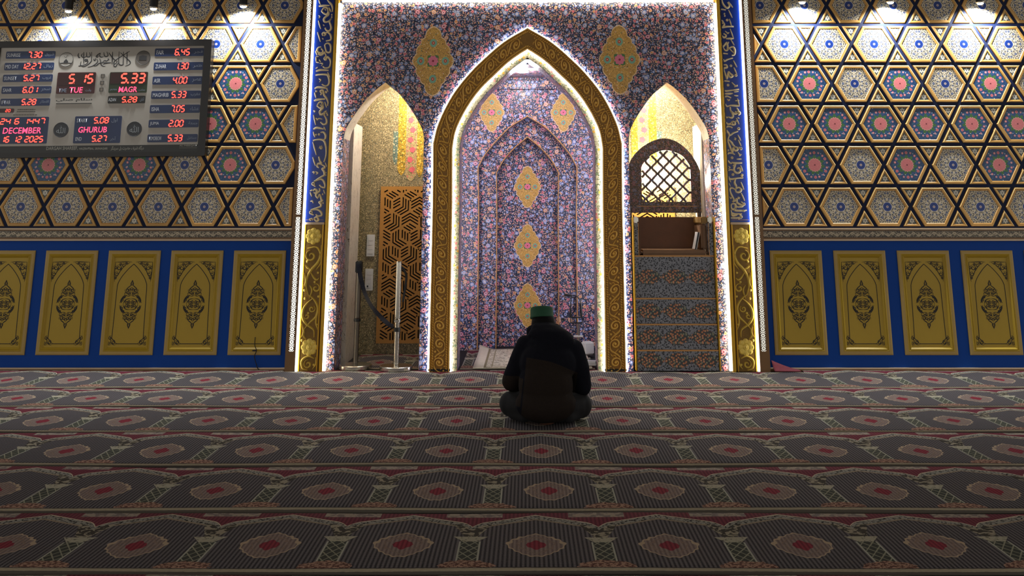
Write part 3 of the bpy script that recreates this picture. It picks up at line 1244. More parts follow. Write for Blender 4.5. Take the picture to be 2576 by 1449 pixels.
def lozenge(hw, hh, k=5):
    pts = [(0, 273), (70, 185), (110, 130), (145, 55), (145, -55), (110, -130), (70, -185), (0, -273)]
    pts += [(-a, b) for a, b in pts[-2:0:-1]]
    out = []
    n = len(pts)
    for i in range(n):
        a, b = Vector(pts[i]), Vector(pts[(i + 1) % n])
        nn = Vector((b - a).yx)
        nn = Vector((-(b - a).y, (b - a).x)) * (.20 if abs(a.y) != abs(b.y) or a.y == b.y else .30)
        for j in range(k):
            t = j / k
            q = a.lerp(b, t) + nn * (4 * t * (1 - t))
            out.append((q.x / 177 * hw, q.y / 273 * hh))
    return out


def medallion(cx, cz, y, hw, hh, mat, parent):
    pts = lozenge(hw, hh)
    org = (cx, y, cz)
    me = plate_mesh('medallion', [(a + cx, b + cz) for a, b in pts], [], y - .004, y, mat)
    me.transform(Matrix.Translation((-cx, -y, -cz)))
    o = link('medallion', me, parent, org)
    inner = [(a * .955, b * .965) for a, b in pts]
    e = plate_mesh('medallion_edge', pts, [inner], -.007, -.0038, M['med_edge'])
    link('medallion_edge', e, o, org)


medallion(-1.010, 3.128, 0, .222, .380, M['med_large'], WALL_C)
medallion(.985, 3.143, 0, .222, .380, M['med_large'], WALL_C)

# niche behind the arch: a tall box with two stepped arched recesses in its back wall
NB = struct(plate('wall_niche_back', [(-1.0, 0)] + NICHE1 + [(1.0, 0), (1.0, 3.3), (-1.0, 3.3)], [], 1.50, 1.68, M['floral']))
plate('recess_back', [(-.66, 0)] + NICHE2 + [(.66, 0), (.66, 2.8), (-.66, 2.8)], [], 1.681, 1.86, M['floral'], NB)
MB().box(-.48, .48, 1.861, 1.95, 0, 2.6).build('recess_back', M['floral'], NB)
for ol, y in ((NICHE1, 1.50), (NICHE2, 1.681)):
    MB().tube([(a, y, b) for a, b in ol], .006, 6).build('gold_edge', M['gold_line'], NB)
    ring_wall(offset_path(ol, .003), y, y + .18).build('recess_side', M['floral_side'], NB)
MB().rbox(-1.0, 1.0, 1.42, 1.499, 3.02, 3.12, .01).build('cornice', M['floral'], NB)
for sx, nm in ((-1, 'wall_niche_left'), (1, 'wall_niche_right')):
    xa, xb = sorted((sx * .96, sx * 1.0))
    struct(MB().box(xa, xb, .352, 1.499, 0, 3.3).build(nm, [M['floral_side']]))
struct(MB().box(-.958, .958, .352, 1.499, 3.165, 3.21).build('ceiling_niche', M['floral_flat']))
medallion(-.435, 2.739, 1.50, .157, .236, M['med_small'], NB)
medallion(.435, 2.739, 1.50, .157, .236, M['med_small'], NB)
for zc in (1.863, 1.161, .467):
    medallion(0.0, zc, 1.861, .166, .256, M['med_small'], NB)

# side rooms seen through the two small arches
for sg, nm in ((-1, 'left'), (1, 'right')):
    xa, xb = sorted((sg * 1.004, sg * 2.5))
    w = struct(MB().box(xa, xb, 1.15, 1.25, 0, 3.3).build('wall_alcove_' + nm, M['arabesque']))
    xo = sorted((sg * 2.40, sg * 2.5))
    struct(MB().box(xo[0], xo[1], .352, 1.149, 0, 3.3).build('wall_alcove_side_' + nm, M['arabesque']))
    struct(MB().box(xa + .001, xb - .101 if sg > 0 else xb, .352, 1.149, 3.2, 3.3).build('ceiling_alcove_' + nm, M['arabesque']))
    xp = sorted((sg * 1.905, sg * 2.30))
    struct(MB().box(xp[0], xp[1], .43, .97, 0, 2.515).build('wall_partition_' + nm, M['marble']))
    # painted hanging of yellow, rose and teal bands on the back wall
    for px0, px1, py0, py1, mt, bul in ((1002, 1022, 215, 425, 'hang_yellow', 0), (1022, 1050, 222, 440, 'hang_rose', 1), (1050, 1066, 235, 430, 'hang_yellow', 0), (990, 1002, 330, 400, 'hang_green', 0)):
        a, b = wp(px0, 330, 1.14)[0], wp(px1, 330, 1.14)[0]
        if sg > 0:
            a, b = sorted((-a, -b))
        z0, z1 = wp(CX, py1, 1.14)[1], wp(CX, py0, 1.14)[1]
        nlob = 5
        pts = [(a, z1), (b, z1)] + [(b + (a - b) * i / 8, z0 - .07 * math.sin(PI * i / 8)) for i in range(9)]
        o = plate('painted_hanging', pts, [], 1.146, 1.15, M[mt], w)
        if bul:
            for k in range(9):
                zz = z0 + .06 + k * .115
                if zz < z1:
                    m = MB()
                    cx_ = (a + b) / 2 + .012 * (-1) ** k
                    pr = [(cx_ + .032 * (1 + .12 * math.cos(5 * t_)) * math.cos(t_), zz + .032 * (1 + .12 * math.cos(5 * t_)) * math.sin(t_)) for t_ in [2 * PI * i / 20 for i in range(20)]]
                    m.prism(pr, 1.143, 1.146)
                    m.build('rose', M['rose'], o)


# ------------------------------------------------------------------ lettered and gilded surround of the mihrab
SUR = empty('mihrab_surround', (0, -.03, 0), 'tall portal frame of blue lettered bands, gilded vine panels and light strips', 'frame')
BAND_Y = -.062


def strokes(mb, pts_list, x0, y0, k, Y, w, th):             # traced pen strokes, crop coordinates -> raised letters
    for st in pts_list:
        ww = w
        if len(st) == 2 and isinstance(st[0], str):
            ww, st = w * .62, st[1]
        elif len(st) == 3 and isinstance(st[0], str):         # ('o', centre, r)
            cx, cy = st[1]
            q = [(cx + st[2] * math.cos(2 * PI * i / 10), cy + st[2] * math.sin(2 * PI * i / 10)) for i in range(11)]
            P = [wp(x0 + a / k, y0 + b / k, Y) for a, b in q]
            mb.ribbon(P, w * .55, Y, th)
            continue
        q = smooth_pts(st, 5)
        P = [wp(x0 + a / k, y0 + b / k, Y) for a, b in q]
        n = len(P)
        tw = [ww * (.55 + .45 * math.sin(PI * min(max(i / (n - 1), .08), .92))) for i in range(n)]
        mb.ribbon(P, tw, Y, th)


def dot(x, y):
    return [(x - 7, y - 2), (x, y + 2), (x + 7, y)]


LEFT_A = [[(420, 0), (440, 25), (470, 60), (483, 100), (482, 150)], [(310, 78), (360, 72), (445, 70)], ('t', [(440, 95), (465, 155)]),
          ('t', [(310, 0), (330, 55)]),
          [(345, 140), (375, 100), (420, 105), (430, 150), (405, 180), (370, 165), (345, 140)], ('t', [(385, 120), (405, 130)]),
          [(430, 110), (435, 180), (400, 210), (375, 240), (385, 275), (430, 270), (468, 230)],
          [(468, 230), (445, 270), (460, 320), (465, 360), (440, 388), (405, 380), (390, 350)], dot(475, 183), dot(475, 212),
          ('t', [(310, 195), (325, 210), (310, 228)]), ('t', [(305, 260), (335, 365)]), ('t', [(365, 310), (380, 326)]),
          ('t', [(295, 405), (332, 525)]), [(362, 452), (356, 425), (378, 412), (395, 435), (372, 452)],
          [(390, 415), (430, 410), (462, 450), (460, 500), (400, 515)], ('t', [(352, 480), (368, 494)]),
          [(385, 565), (410, 545), (440, 550), (462, 590), (455, 650), (420, 660), (400, 635), (385, 565)],
          [(340, 590), (305, 600), (290, 635), (315, 665), (350, 665), (362, 640), (340, 610)], [(300, 680), (345, 690), (390, 650)],
          [(385, 665), (400, 700), (378, 735), (398, 752), (415, 715), (450, 745), (460, 790), (440, 845), (390, 855), (362, 835)],
          ('t', [(270, 640), (290, 695)]), ('t', [(270, 720), (312, 708)]), ('t', [(275, 712), (278, 780)]), ('t', [(275, 780), (312, 786)]),
          ('t', [(315, 750), (335, 780)]), ('t', [(320, 795), (358, 798), (342, 830)]),
          ('t', [(270, 862), (298, 845)]), [(275, 895), (330, 880), (435, 885)],
          [(270, 945), (330, 935), (410, 940), (435, 975), (442, 1030), (425, 1070), (390, 1080), (350, 1060)], ('t', [(422, 910), (450, 975)]),
          ('t', [(310, 990), (335, 1005), (318, 1035)]),
          [(258, 1115), (300, 1097), (380, 1105), (420, 1112)], ('t', [(405, 1105), (430, 1155)]), [(330, 1195), (345, 1175), (330, 1145), (362, 1137), (375, 1190), (410, 1240), (427, 1290), (420, 1330)],
          ('o', (403, 1158), 9), ('t', [(268, 1140), (285, 1148), (268, 1162)]), ('t', [(258, 1165), (276, 1230)]),
          [(250, 1267), (300, 1250), (392, 1245)], ('t', [(385, 1282), (408, 1350)]),
          [(288, 1330), (315, 1290), (345, 1285), (358, 1325), (330, 1357), (288, 1330)], ('t', [(325, 1315), (338, 1330)]),
          [(357, 1290), (364, 1350), (342, 1380), (320, 1410), (332, 1449)], [(408, 1392), (382, 1415), (376, 1449)], ('t', [(245, 1390), (262, 1400), (248, 1412)])]
LEFT_B = [[(322, 5), (345, 42), (385, 10)], [(372, 40), (405, 100), (405, 150), (370, 165), (332, 135)], dot(412, 22), dot(420, 45),
          ('t', [(245, 45), (270, 170)]), ('t', [(275, 85), (300, 112)]), ('t', [(282, 112), (312, 92), (355, 100)]),
          [(243, 225), (290, 207), (372, 222)], ('t', [(373, 195), (396, 240)]),
          [(333, 268), (368, 263), (395, 300), (392, 340), (372, 360)], dot(277, 290), ('o', (312, 290), 8), ('t', [(240, 258), (262, 325)]),
          [(238, 368), (300, 355), (360, 360), (390, 400), (405, 480), (400, 560), (375, 638)], ('t', [(235, 385), (280, 550)]),
          ('t', [(315, 468), (328, 438), (334, 470), (350, 462), (346, 430)]), ('t', [(235, 578), (268, 685)]), ('t', [(392, 645), (422, 720)]),
          [(310, 570), (322, 620), (342, 658), (300, 660), (290, 690), (312, 708)],
          [(335, 665), (382, 690), (385, 712), (355, 722), (378, 760), (380, 800), (350, 820), (300, 850), (250, 885)], dot(405, 770), dot(405, 800),
          ('t', [(228, 765), (250, 762), (245, 788)]), ('t', [(268, 758), (296, 775), (275, 792)]),
          [(250, 885), (310, 860), (345, 855), (372, 880), (390, 930), (380, 960), (340, 948), (318, 925)],
          ('o', (240, 912), 15), ('t', [(245, 930), (270, 946)]),
          [(240, 1002), (262, 980), (286, 1000), (270, 1026), (245, 1020)], [(318, 968), (320, 1000), (285, 1030), (275, 1060), (300, 1095)],
          [(300, 1090), (318, 1045), (335, 1080), (346, 1130), (318, 1142), (336, 1165), (335, 1195), (300, 1210), (208, 1242)],
          dot(360, 1118), dot(365, 1150), dot(360, 1040), ('t', [(370, 988), (392, 1042)]), ('t', [(200, 1000), (232, 990)]), ('t', [(203, 1018), (222, 1070)]),
          ('t', [(205, 1130), (230, 1128), (240, 1155)]), [(208, 1242), (280, 1235), (320, 1250), (346, 1285), (340, 1310), (300, 1316), (272, 1296)],
          ('o', (212, 1272), 16), ('t', [(210, 1290), (246, 1302)]), [(250, 1346), (285, 1330), (306, 1370), (275, 1376), (250, 1346)],
          ('t', [(188, 1355), (225, 1350), (232, 1372)]), ('t', [(192, 1362), (215, 1372)])]
RIGHT_C = [[(155, 0), (165, 50), (185, 78), (215, 70)], [(180, 75), (170, 120), (200, 160), (250, 152), (270, 122)], [(205, 70), (250, 82), (270, 55), (245, 0)],
           [(270, 125), (295, 140), (288, 166), (255, 165), (248, 145), (270, 125)], [(295, 0), (320, 18), (350, 12), (355, 32), (335, 48)],
           ('t', [(310, 85), (345, 165)]), ('t', [(328, 78), (350, 92)]), ('t', [(300, 125), (325, 120)]), ('o', (340, 218), 12),
           [(262, 210), (230, 193), (190, 196), (180, 230), (210, 270), (230, 302), (275, 272), (332, 250)], ('t', [(165, 258), (187, 292)]), ('t', [(180, 248), (202, 276)]),
           [(222, 300), (203, 370), (225, 430), (240, 470), (262, 528)], [(262, 528), (270, 470), (298, 450)], [(205, 350), (250, 390), (268, 422), (292, 440)],
           [(290, 450), (320, 455), (326, 480), (300, 496), (280, 475), (290, 450)], ('t', [(330, 295), (367, 370)]), ('t', [(335, 360), (372, 440)]),
           ('o', (368, 470), 12), ('t', [(338, 450), (360, 462)]), ('t', [(288, 330), (305, 345), (288, 352), (306, 362)]), ('t', [(193, 480), (216, 490), (196, 502)]),
           ('t', [(330, 510), (350, 545), (376, 545)]), ('t', [(345, 562), (370, 545)]), ('t', [(315, 602), (376, 600)]),
           [(292, 545), (250, 525), (205, 530), (185, 570), (200, 620), (240, 655), (262, 640)], ('o', (257, 585), 11), [(258, 642), (290, 652), (382, 650)],
           [(268, 690), (300, 665), (282, 720), (292, 760), (330, 776), (362, 750), (350, 712), (322, 722)], ('t', [(365, 680), (391, 756)]), ('t', [(200, 685), (230, 706), (208, 722)]),
           [(285, 745), (240, 735), (205, 750), (200, 800), (225, 848), (270, 852), (330, 840), (397, 835)], ('o', (268, 795), 11),
           ('t', [(370, 790), (395, 800), (370, 812), (395, 824)]), [(300, 850), (290, 900), (312, 950), (300, 982)],
           [(300, 982), (340, 958), (372, 985), (345, 1017), (310, 1012), (300, 982)], ('t', [(368, 890), (406, 986)]), ('t', [(205, 830), (242, 892)]), ('t', [(208, 885), (236, 946)]),
           [(298, 985), (260, 965), (230, 975), (235, 1020), (260, 1070), (280, 1110), (262, 1142)], ('t', [(222, 1068), (238, 1096), (256, 1082)]), ('t', [(370, 1025), (416, 1126)]),
           ('t', [(328, 1078), (352, 1086), (328, 1094), (352, 1102)]), ('o', (408, 1168), 12), ('t', [(370, 1135), (396, 1158)]),
           [(262, 1142), (300, 1122), (316, 1100), (322, 1150), (392, 1190), (322, 1202), (300, 1160)], [(245, 1168), (246, 1210), (270, 1234), (300, 1215), (290, 1165), (245, 1168)],
           [(300, 1215), (292, 1245), (340, 1250), (400, 1250)], [(243, 1240), (250, 1278), (290, 1292), (380, 1290)], [(243, 1270), (262, 1312), (322, 1306)],
           [(240, 1342), (340, 1340), (378, 1328), (350, 1300)], ('t', [(378, 1256), (442, 1245)]), ('t', [(395, 1240), (412, 1266)]), ('t', [(378, 1330), (335, 1356)])]
RIGHT_D = [[(270, 0), (285, 50), (330, 97), (362, 70), (340, 28)], ('t', [(350, 20), (402, 92)]), ('t', [(225, 55), (242, 70), (220, 82)]),
           [(317, 122), (262, 115), (240, 150), (245, 210), (262, 248), (282, 262), (275, 292)], dot(300, 165), dot(305, 190), dot(225, 265), dot(235, 290), ('t', [(350, 120), (396, 216)]),
           [(282, 262), (300, 300), (275, 332), (340, 322), (412, 322)], ('t', [(360, 230), (388, 322)]), ('o', (335, 245), 10),
           [(270, 332), (250, 380), (265, 432), (300, 457), (322, 432), (290, 408)], ('t', [(308, 378), (352, 412)]), ('t', [(332, 412), (358, 395)]), ('t', [(370, 350), (413, 472)]),
           [(265, 462), (255, 500), (265, 545), (290, 562), (330, 520), (342, 600), (310, 612), (275, 560)], [(320, 470), (412, 467)], ('t', [(325, 510), (345, 527), (352, 508)]),
           ('t', [(378, 480), (421, 552)]), [(330, 600), (400, 570), (427, 610), (420, 662), (390, 672)], ('t', [(350, 580), (412, 642)]),
           [(342, 655), (290, 650), (265, 662), (275, 710), (300, 742), (340, 722), (402, 705)], ('t', [(253, 710), (286, 757)]), ('t', [(265, 704), (297, 750)]),
           [(285, 790), (322, 790), (332, 820), (290, 832), (310, 900), (330, 967)], [(330, 965), (352, 868)], [(352, 868), (380, 900), (402, 920), (370, 938), (350, 900)],
           ('t', [(410, 735), (452, 816)]), ('t', [(415, 820), (450, 900)]), ('o', (440, 915), 11), ('o', (380, 800), 9),
           [(362, 990), (300, 985), (275, 1010), (280, 1060), (300, 1102), (360, 1102), (477, 1085)], ('o', (345, 1035), 10), ('t', [(390, 1000), (430, 1040), (462, 1050)]), ('t', [(420, 1057), (460, 1034)]),
           [(288, 1142), (402, 1135)], ('t', [(415, 1116), (472, 1110)]), ('t', [(420, 1160), (467, 1165)]),
           [(382, 1190), (330, 1170), (295, 1190), (300, 1250), (330, 1292), (372, 1282)], ('t', [(333, 1205), (362, 1226)]), ('t', [(343, 1228), (366, 1208)]), ('t', [(460, 1195), (482, 1292)]),
           ('t', [(430, 1226), (482, 1220)]), [(370, 1282), (482, 1285)], [(370, 1300), (380, 1350), (430, 1382), (470, 1352), (450, 1310)], ('t', [(290, 1300), (312, 1332)])]


def flower(mb, cx, cz, y, r, petals=8, th=.016):
    for i in range(petals):
        a = 2 * PI * i / petals
        mb.ell((cx + r * .62 * math.cos(a), y, cz + r * .62 * math.sin(a)), (r * .34, th * .45, r * .34), 10, 6)
        mb.ell((cx + r * .78 * math.cos(a), y - th * .2, cz + r * .78 * math.sin(a)), (r * .13, th * .4, r * .13), 8, 5)
    mb.ell((cx, y - th * .1, cz), (r * .36, th * .6, r * .36), 12, 6)
    mb.ell((cx, y - th * .4, cz), (r * .16, th * .6, r * .16), 10, 6)


def vine_relief(cx, sg):
    """two rosettes and an S-shaped acanthus vine between them"""
    m = MB()
    y = BAND_Y
    T = lambda pts: [(cx + sg * a, b) for a, b in pts]
    def st(pts, w, k=5):
        q = smooth_pts(pts, k)
        m.ribbon(T(q), taper(len(q), w * 1.45, .3), y, .018, top=.25)
    flower(m, cx + sg * .005, 1.310, y, .088)
    flower(m, cx - sg * .005, .235, y, .088)
    st([(.06, 1.19), (-.03, 1.20), (-.075, 1.13), (-.05, 1.05), (.01, .98), (.05, .90), (.055, .82), (.03, .74)], .020)
    st(spiral(.02, 1.115, .058, 1.3, 1.4, -1), .016)
    st([(-.075, 1.13), (-.085, 1.05), (-.04, .98)], .013)
    st([(.01, .98), (.05, 1.0), (.075, 1.03)], .014)
    st([(.02, .96), (-.02, .90), (-.05, .88), (-.075, .90)], .016)
    st(spiral(-.045, .80, .045, 1.2, 1.2, 1), .015)
    st([(.03, .74), (-.03, .69), (-.07, .62), (-.06, .53), (0, .47), (.05, .41)], .018)
    st([(-.02, .70), (.03, .66), (.07, .60), (.075, .52), (.03, .45), (-.04, .40), (-.05, .33)], .018)
    st(spiral(-.015, .60, .035, 1.3, 2.2, 1), .013)
    st(spiral(.035, .53, .03, 1.2, .5, -1), .012)
    st([(.05, .41), (.06, .35), (.03, .31)], .014)
    st([(-.06, .13), (.0, .15), (.06, .11), (.05, .04), (0, .02)], .018)
    st(spiral(.0, .075, .045, 1.3, 1.6, -1), .014)
    st([(-.075, .14), (-.08, .08), (-.05, .03)], .014)
    st([(-.08, 1.22), (-.085, 1.16), (-.06, 1.10)], .014)
    st([(.075, .95), (.06, .86), (.08, .80)], .014)
    st([(-.08, .58), (-.06, .48), (-.085, .40)], .014)
    st([(.02, .83), (-.005, .78), (.015, .70)], .013)
    st([(.08, .46), (.055, .38), (.08, .33)], .013)
    for a, b in ((.055, 1.06), (-.06, .95), (.07, .78), (-.03, .86), (-.075, .72), (.06, .70), (.02, .56), (-.07, .45), (.07, .30), (-.06, .07)):
        m.ell((cx + sg * a, y - .004, b), (.013, .012, .013), 8, 5)
    return m


for sg in (-1, 1):
    X = lambda a, b: sorted((sg * a, sg * b))
    a, b = X(2.30, 2.402)
    MB().rbox(a, b, -.10, -.001, .0, 3.97, .006).build('border_board', M['brown_trim'], SUR)
    for z0, z1 in ((.20, 1.50), (1.525, 3.95)):
        a, b = X(2.318, 2.366)
        MB().box(a, b, -.104, -.0995, z0, z1).build('pierced_strip', M['perf_left'] if sg < 0 else M['perf_right'], SUR, (sg * 2.342, -.10, z0))
    a, b = X(2.281, 2.297)
    MB().box(a, b, -.085, -.060, .01, 3.95).build('led_strip', M['led'], SUR)
    a, b = X(2.078, 2.281)
    blue = MB().rbox(a, b, BAND_Y, -.001, 1.448, 3.985, .004).build('lettered_band', M['blue_enamel'], SUR)
    a2, b2 = X(2.066, 2.084)
    MB().rbox(a2, b2, -.075, -.001, 1.448, 3.79, .004).build('band_edge', M['blue_edge'], blue)
    MB().box(a + .014, b - .014, BAND_Y - .002, BAND_Y, 1.470, 1.473).build('border_line', M['gold_line'], blue)
    mb = MB()
    if sg < 0:
        strokes(mb, LEFT_A, 740, 0, 4.997, BAND_Y, .0235, .010)
        strokes(mb, LEFT_B, 740, 280, 4.997, BAND_Y, .0235, .010)
    else:
        strokes(mb, RIGHT_C, 1790, 280, 5.0, BAND_Y, .0235, .010)
        strokes(mb, RIGHT_D, 1760, 0, 4.83, BAND_Y, .0235, .010)
    mb.build('lettering', M['letter_gold'], blue)
    vp = MB().rbox(a, b, BAND_Y, -.001, .005, 1.425, .004).build('vine_panel', M['vine_ground'], SUR)
    MB().rbox(a, b, BAND_Y - .006, -.001, 1.4255, 1.4475, .003).build('panel_cap', M['cream_trim'], SUR)
    vine_relief(sg * 2.18, sg).build('vine_relief', M['vine_gold'], vp, smooth=False)
    mb = MB()
    for q in (2.090, 2.270):
        c, d = X(q - .006, q + .006)
        mb.rbox(c, d, BAND_Y - .008, BAND_Y, .005, 1.424, .002)
    mb.build('panel_bead', M['gold_bright'], vp)
    a, b = X(2.030, 2.064)
    MB().rbox(a, b, -.10, -.001, .0, 3.79, .008).build('gold_strip', M['gold_bright'], SUR)
    a, b = X(2.008, 2.028)
    MB().box(a, b, -.055, -.03, .01, 3.75).build('led_strip', M['led_warm'], SUR)
# head of the portal
MB().rbox(-2.064, 2.064, -.10, -.001, 3.7905, 3.822, .006).build('gold_strip', M['gold_bright'], SUR)
MB().box(-2.0, 2.0, -.055, -.03, 3.768, 3.786).build('led_strip', M['led_warm'], SUR)
MB().rbox(-2.077, 2.077, BAND_Y, -.001, 3.823, 3.985, .004).build('lettered_band', M['blue_enamel'], SUR)
MB().rbox(-2.402, 2.402, -.10, -.001, 3.986, 4.09, .006).build('border_board', M['brown_trim'], SUR)

# ------------------------------------------------------------------ gilded arch
ARCH = empty('gilded_arch', (0, -.06, 0), 'carved gold pointed arch framing the central niche, lit around its edges', 'arch')
plate('arch_body', ARCH_OUT + ARCH_IN[::-1], [], -.085, -.028, M['gold_ground'], ARCH)
NA = 260
_o, _i = resample(ARCH_OUT, NA), resample(ARCH_IN, NA)
_mid = [(_o[k] + _i[k]) / 2 for k in range(NA)]
_len = [0.0]
for k in range(1, NA):
    _len.append(_len[-1] + (_mid[k] - _mid[k - 1]).length)


def on_arch(s, t):                                          # s metres along, t = -1 inner .. 1 outer
    s = min(max(s, 0), _len[-1])
    lo, hi = 0, NA - 1
    while hi - lo > 1:
        mdl = (lo + hi) // 2
        if _len[mdl] <= s:
            lo = mdl
        else:
            hi = mdl
    f = (s - _len[lo]) / max(_len[hi] - _len[lo], 1e-9)
    o, i = _o[lo].lerp(_o[hi], f), _i[lo].lerp(_i[hi], f)
    q = i.lerp(o, (t + 1) / 2)
    return (q.x, q.y)


AY = -.085
for t0, t1 in ((.84, 1.0), (-1.0, -.84)):
    m = MB()
    n = 120
    vs = []
    for k in range(n + 1):
        s = _len[-1] * k / n
        for t, y in ((t0, AY), (t0 + (t1 - t0) * .2, AY - .018), (t1 - (t1 - t0) * .2, AY - .018), (t1, AY)):
            q = on_arch(s, t)
            vs.append((q[0], y, q[1]))
    fs = [(4 * k + j, 4 * k + j + 1, 4 * k + j + 5, 4 * k + j + 4) for k in range(n) for j in range(3)]
    m.add(vs, fs)
    m.build('arch_fillet', M['gold_leaf'], ARCH)
rope = MB()
for tc in (.70, -.70):
    n = int(_len[-1] / .0235)
    for k in range(n):
        s = _len[-1] * (k + .5) / n
        a = on_arch(s - .012, tc - .10)
        b = on_arch(s + .012, tc + .10)
        rope.tube([(a[0], AY, a[1]), ((a[0] + b[0]) / 2, AY - .004, (a[1] + b[1]) / 2), (b[0], AY, b[1])], [.0045, .0105, .0045], 5)
stuff(rope.build('rope_moulding', M['gold_leaf'], ARCH, smooth=True))
scr = MB()
UN = .172
nu = int(_len[-1] / 2 / UN)
for half in (0, 1):
    for k in range(nu):
        sg = 1 if k % 2 == 0 else -1
        s0 = .06 + k * (_len[-1] / 2 - .06) / nu

        def MP(pts):
            return [on_arch((s0 + a) if half == 0 else (_len[-1] - s0 - a), sg * b) for a, b in pts]

        def st(pts, w, th=.014, kk=4):
            q = MP(smooth_pts(pts, kk))
            scr.ribbon(q, taper(len(q), w, .35), AY, th, top=.3)
        u = 1 / .095
        st([(-.10, -.42), (-.075, -.30), (-.05, .05), (-.02, .45), (.025, .54)], .020, .017)
        for ph0, wd in ((1.9, .022),):
            sp = [(.035 + .050 * (1 - .80 * i / 16) * math.cos(ph0 - 2.9 * PI * i / 16), u * (.002 + .050 * (1 - .80 * i / 16) * math.sin(ph0 - 2.9 * PI * i / 16))) for i in range(17)]
            st(sp, wd, .019)
        for a, b, r in ((.036, .0, .016), (-.040, -.42, .013), (.088, .40, .010), (-.065, .40, .008), (.0, -.50, .008)):
            q = MP([(a, b)])[0]
            scr.ell((q[0], AY - .006, q[1]), (r, r, r), 8, 5)
        st([(-.05, .1), (-.03, -.12), (-.012, -.30)], .013)
        st([(.08, .1), (.1, -.05), (.105, -.32)], .012)
        st([(-.085, .2), (-.07, .4), (-.05, .5)], .010)
stuff(scr.build('scroll_relief', M['gold_leaf'], ARCH, smooth=True))
for sx in (-1, 1):
    a, b = sorted((sx * .765, sx * .982))
    MB().rbox(a, b, -.10, -.028, .013, .035, .004).build('foot_block', M['black'], ARCH)
LED_O, LED_I = offset_path(ARCH_OUT, -.012), offset_path(ARCH_IN, .006)


def strip(path, w, y0, y1, name, mat, parent):
    o_ = offset_path(path, -w / 2)
    i_ = offset_path(path, w / 2)
    plate(name, o_ + i_[::-1], [], y0, y1, mat, parent)


strip(LED_O, .018, -.030, -.012, 'led_strip', M['led'], ARCH)
strip(LED_I, .012, -.030, -.012, 'led_strip', M['led'], ARCH)


# ------------------------------------------------------------------ lamps
def lamp(name, kind, loc, energy, color=(1, 1, 1), parent=None, **kw):
    d = bpy.data.lights.new(name, kind)
    d.energy = energy
    d.color = color
    for k_, v_ in kw.items():
        setattr(d, k_, v_)
    o = bpy.data.objects.new(name, d)
    COL.objects.link(o)
    if parent is not None:
        o.parent = parent
        g = gloc(parent)
        loc = tuple(loc[i] - g[i] for i in range(3))
    o.location = loc
    return o


lens = glow('lamp_lens', (.85, .97, 1.0, 1), 14)
SPOT_E, SPOT_Y = 195, -.13
for i, (px_, py_) in enumerate(((172, 28), (386, 22), (612, 16), (2018, 6), (2240, 6), (2466, 8))):
    x_, z_ = wp(px_, py_, SPOT_Y)
    side = 'left' if i < 3 else 'right'
    where = ['leftmost over the time board', 'middle one over the time board', 'nearest the portal on the left wall',
             'nearest the portal on the right wall', 'middle one on the right wall', 'rightmost on the right wall'][i]
    s = empty('wall_spotlight', (x_, SPOT_Y, z_), 'black cylinder downlight, ' + where, 'lamp', 'downlights washing the tiled walls')
    MB().lathe([(.036, .0), (.042, .002), (.042, .34), (.036, .345)], 20, (x_, SPOT_Y, z_)).build('housing', M['black_metal'], s)
    MB().lathe([(.0425, .004), (.045, .006), (.045, .016), (.0425, .018)], 20, (x_, SPOT_Y, z_)).build('trim_ring', M['steel'], s)
    MB().ell((x_, SPOT_Y, z_ - .001), (.033, .033, .018), 14, 6).build('lens', lens, s)
    MB().rbox(x_ - .012, x_ + .012, SPOT_Y + .043, -.022, z_ + .12, z_ + .16, .003).build('bracket', M['black_metal'], s)
    l = lamp('spot_beam', 'SPOT', (x_, SPOT_Y, z_ - .022), SPOT_E, (.93, .97, 1.0), s, spot_size=math.radians(150), spot_blend=.8, shadow_soft_size=.03)
    l.rotation_euler = (math.radians(14), 0, 0)

# niche downlight and the hidden lamps of the two side rooms
nx_, ny_ = -.06, .95
nl = empty('niche_downlight', (nx_, ny_, 3.165), 'round white downlight in the ceiling of the central niche', 'lamp')
MB().lathe([(.075, 0), (.08, -.004), (.08, -.010), (.06, -.012)], 24, (nx_, ny_, 3.164)).build('ring', M['white_plastic'], nl)
MB().lathe([(.058, -.0125), (.058, -.015)], 24, (nx_, ny_, 3.164)).build('diffuser', lens, nl)
l = lamp('niche_beam', 'POINT', (nx_, ny_, 3.06), 6, (1.0, .95, 1.0), nl, shadow_soft_size=.05)
# unseen light tube, added behind the arch to brighten the niche evenly
cove = empty('added_niche_tube', (0, .38, 0), 'added white light tube, unseen behind the edge of the niche arch', 'lamp')
cp_ = [(a, .385, b) for a, b in offset_path(ARCH_RIM, -.075)]
MB().tube([q for q in cp_ if .05 < q[2] < 3.10], .012, 6).build('tube', glow('added_tube_white', (.93, .93, 1.0, 1), 45.0), cove)
for sg, e in ((-1, 70), (1, 60)):
    x_, y_ = sg * (1.2 if sg < 0 else 1.45), .62
    a = empty('alcove_downlight', (x_, y_, 3.2), 'ceiling lamp inside the %s arched side room' % ('left' if sg < 0 else 'right'), 'lamp')
    MB().lathe([(.09, 0), (.095, -.004), (.095, -.012), (.08, -.014)], 24, (x_, y_, 3.199)).build('ring', M['white_plastic'], a)
    MB().lathe([(.078, -.0145), (.078, -.017)], 24, (x_, y_, 3.199)).build('diffuser', lens, a)
    lamp('alcove_beam', 'POINT', (x_, y_, 3.08), e, (1.0, .93, .80), a, shadow_soft_size=.06)


# ------------------------------------------------------------------ prayer-time board
BY = -.085
ROLL = .0105
bx0, bx1, bz0, bz1 = -5.66, -3.352, 2.108, 3.335
BCX, BCZ = (bx0 + bx1) / 2, (bz0 + bz1) / 2
BRD = empty('prayer_time_board', (BCX, 0, BCZ), 'large framed electronic prayer time board with red digits on the left wall', 'clock')


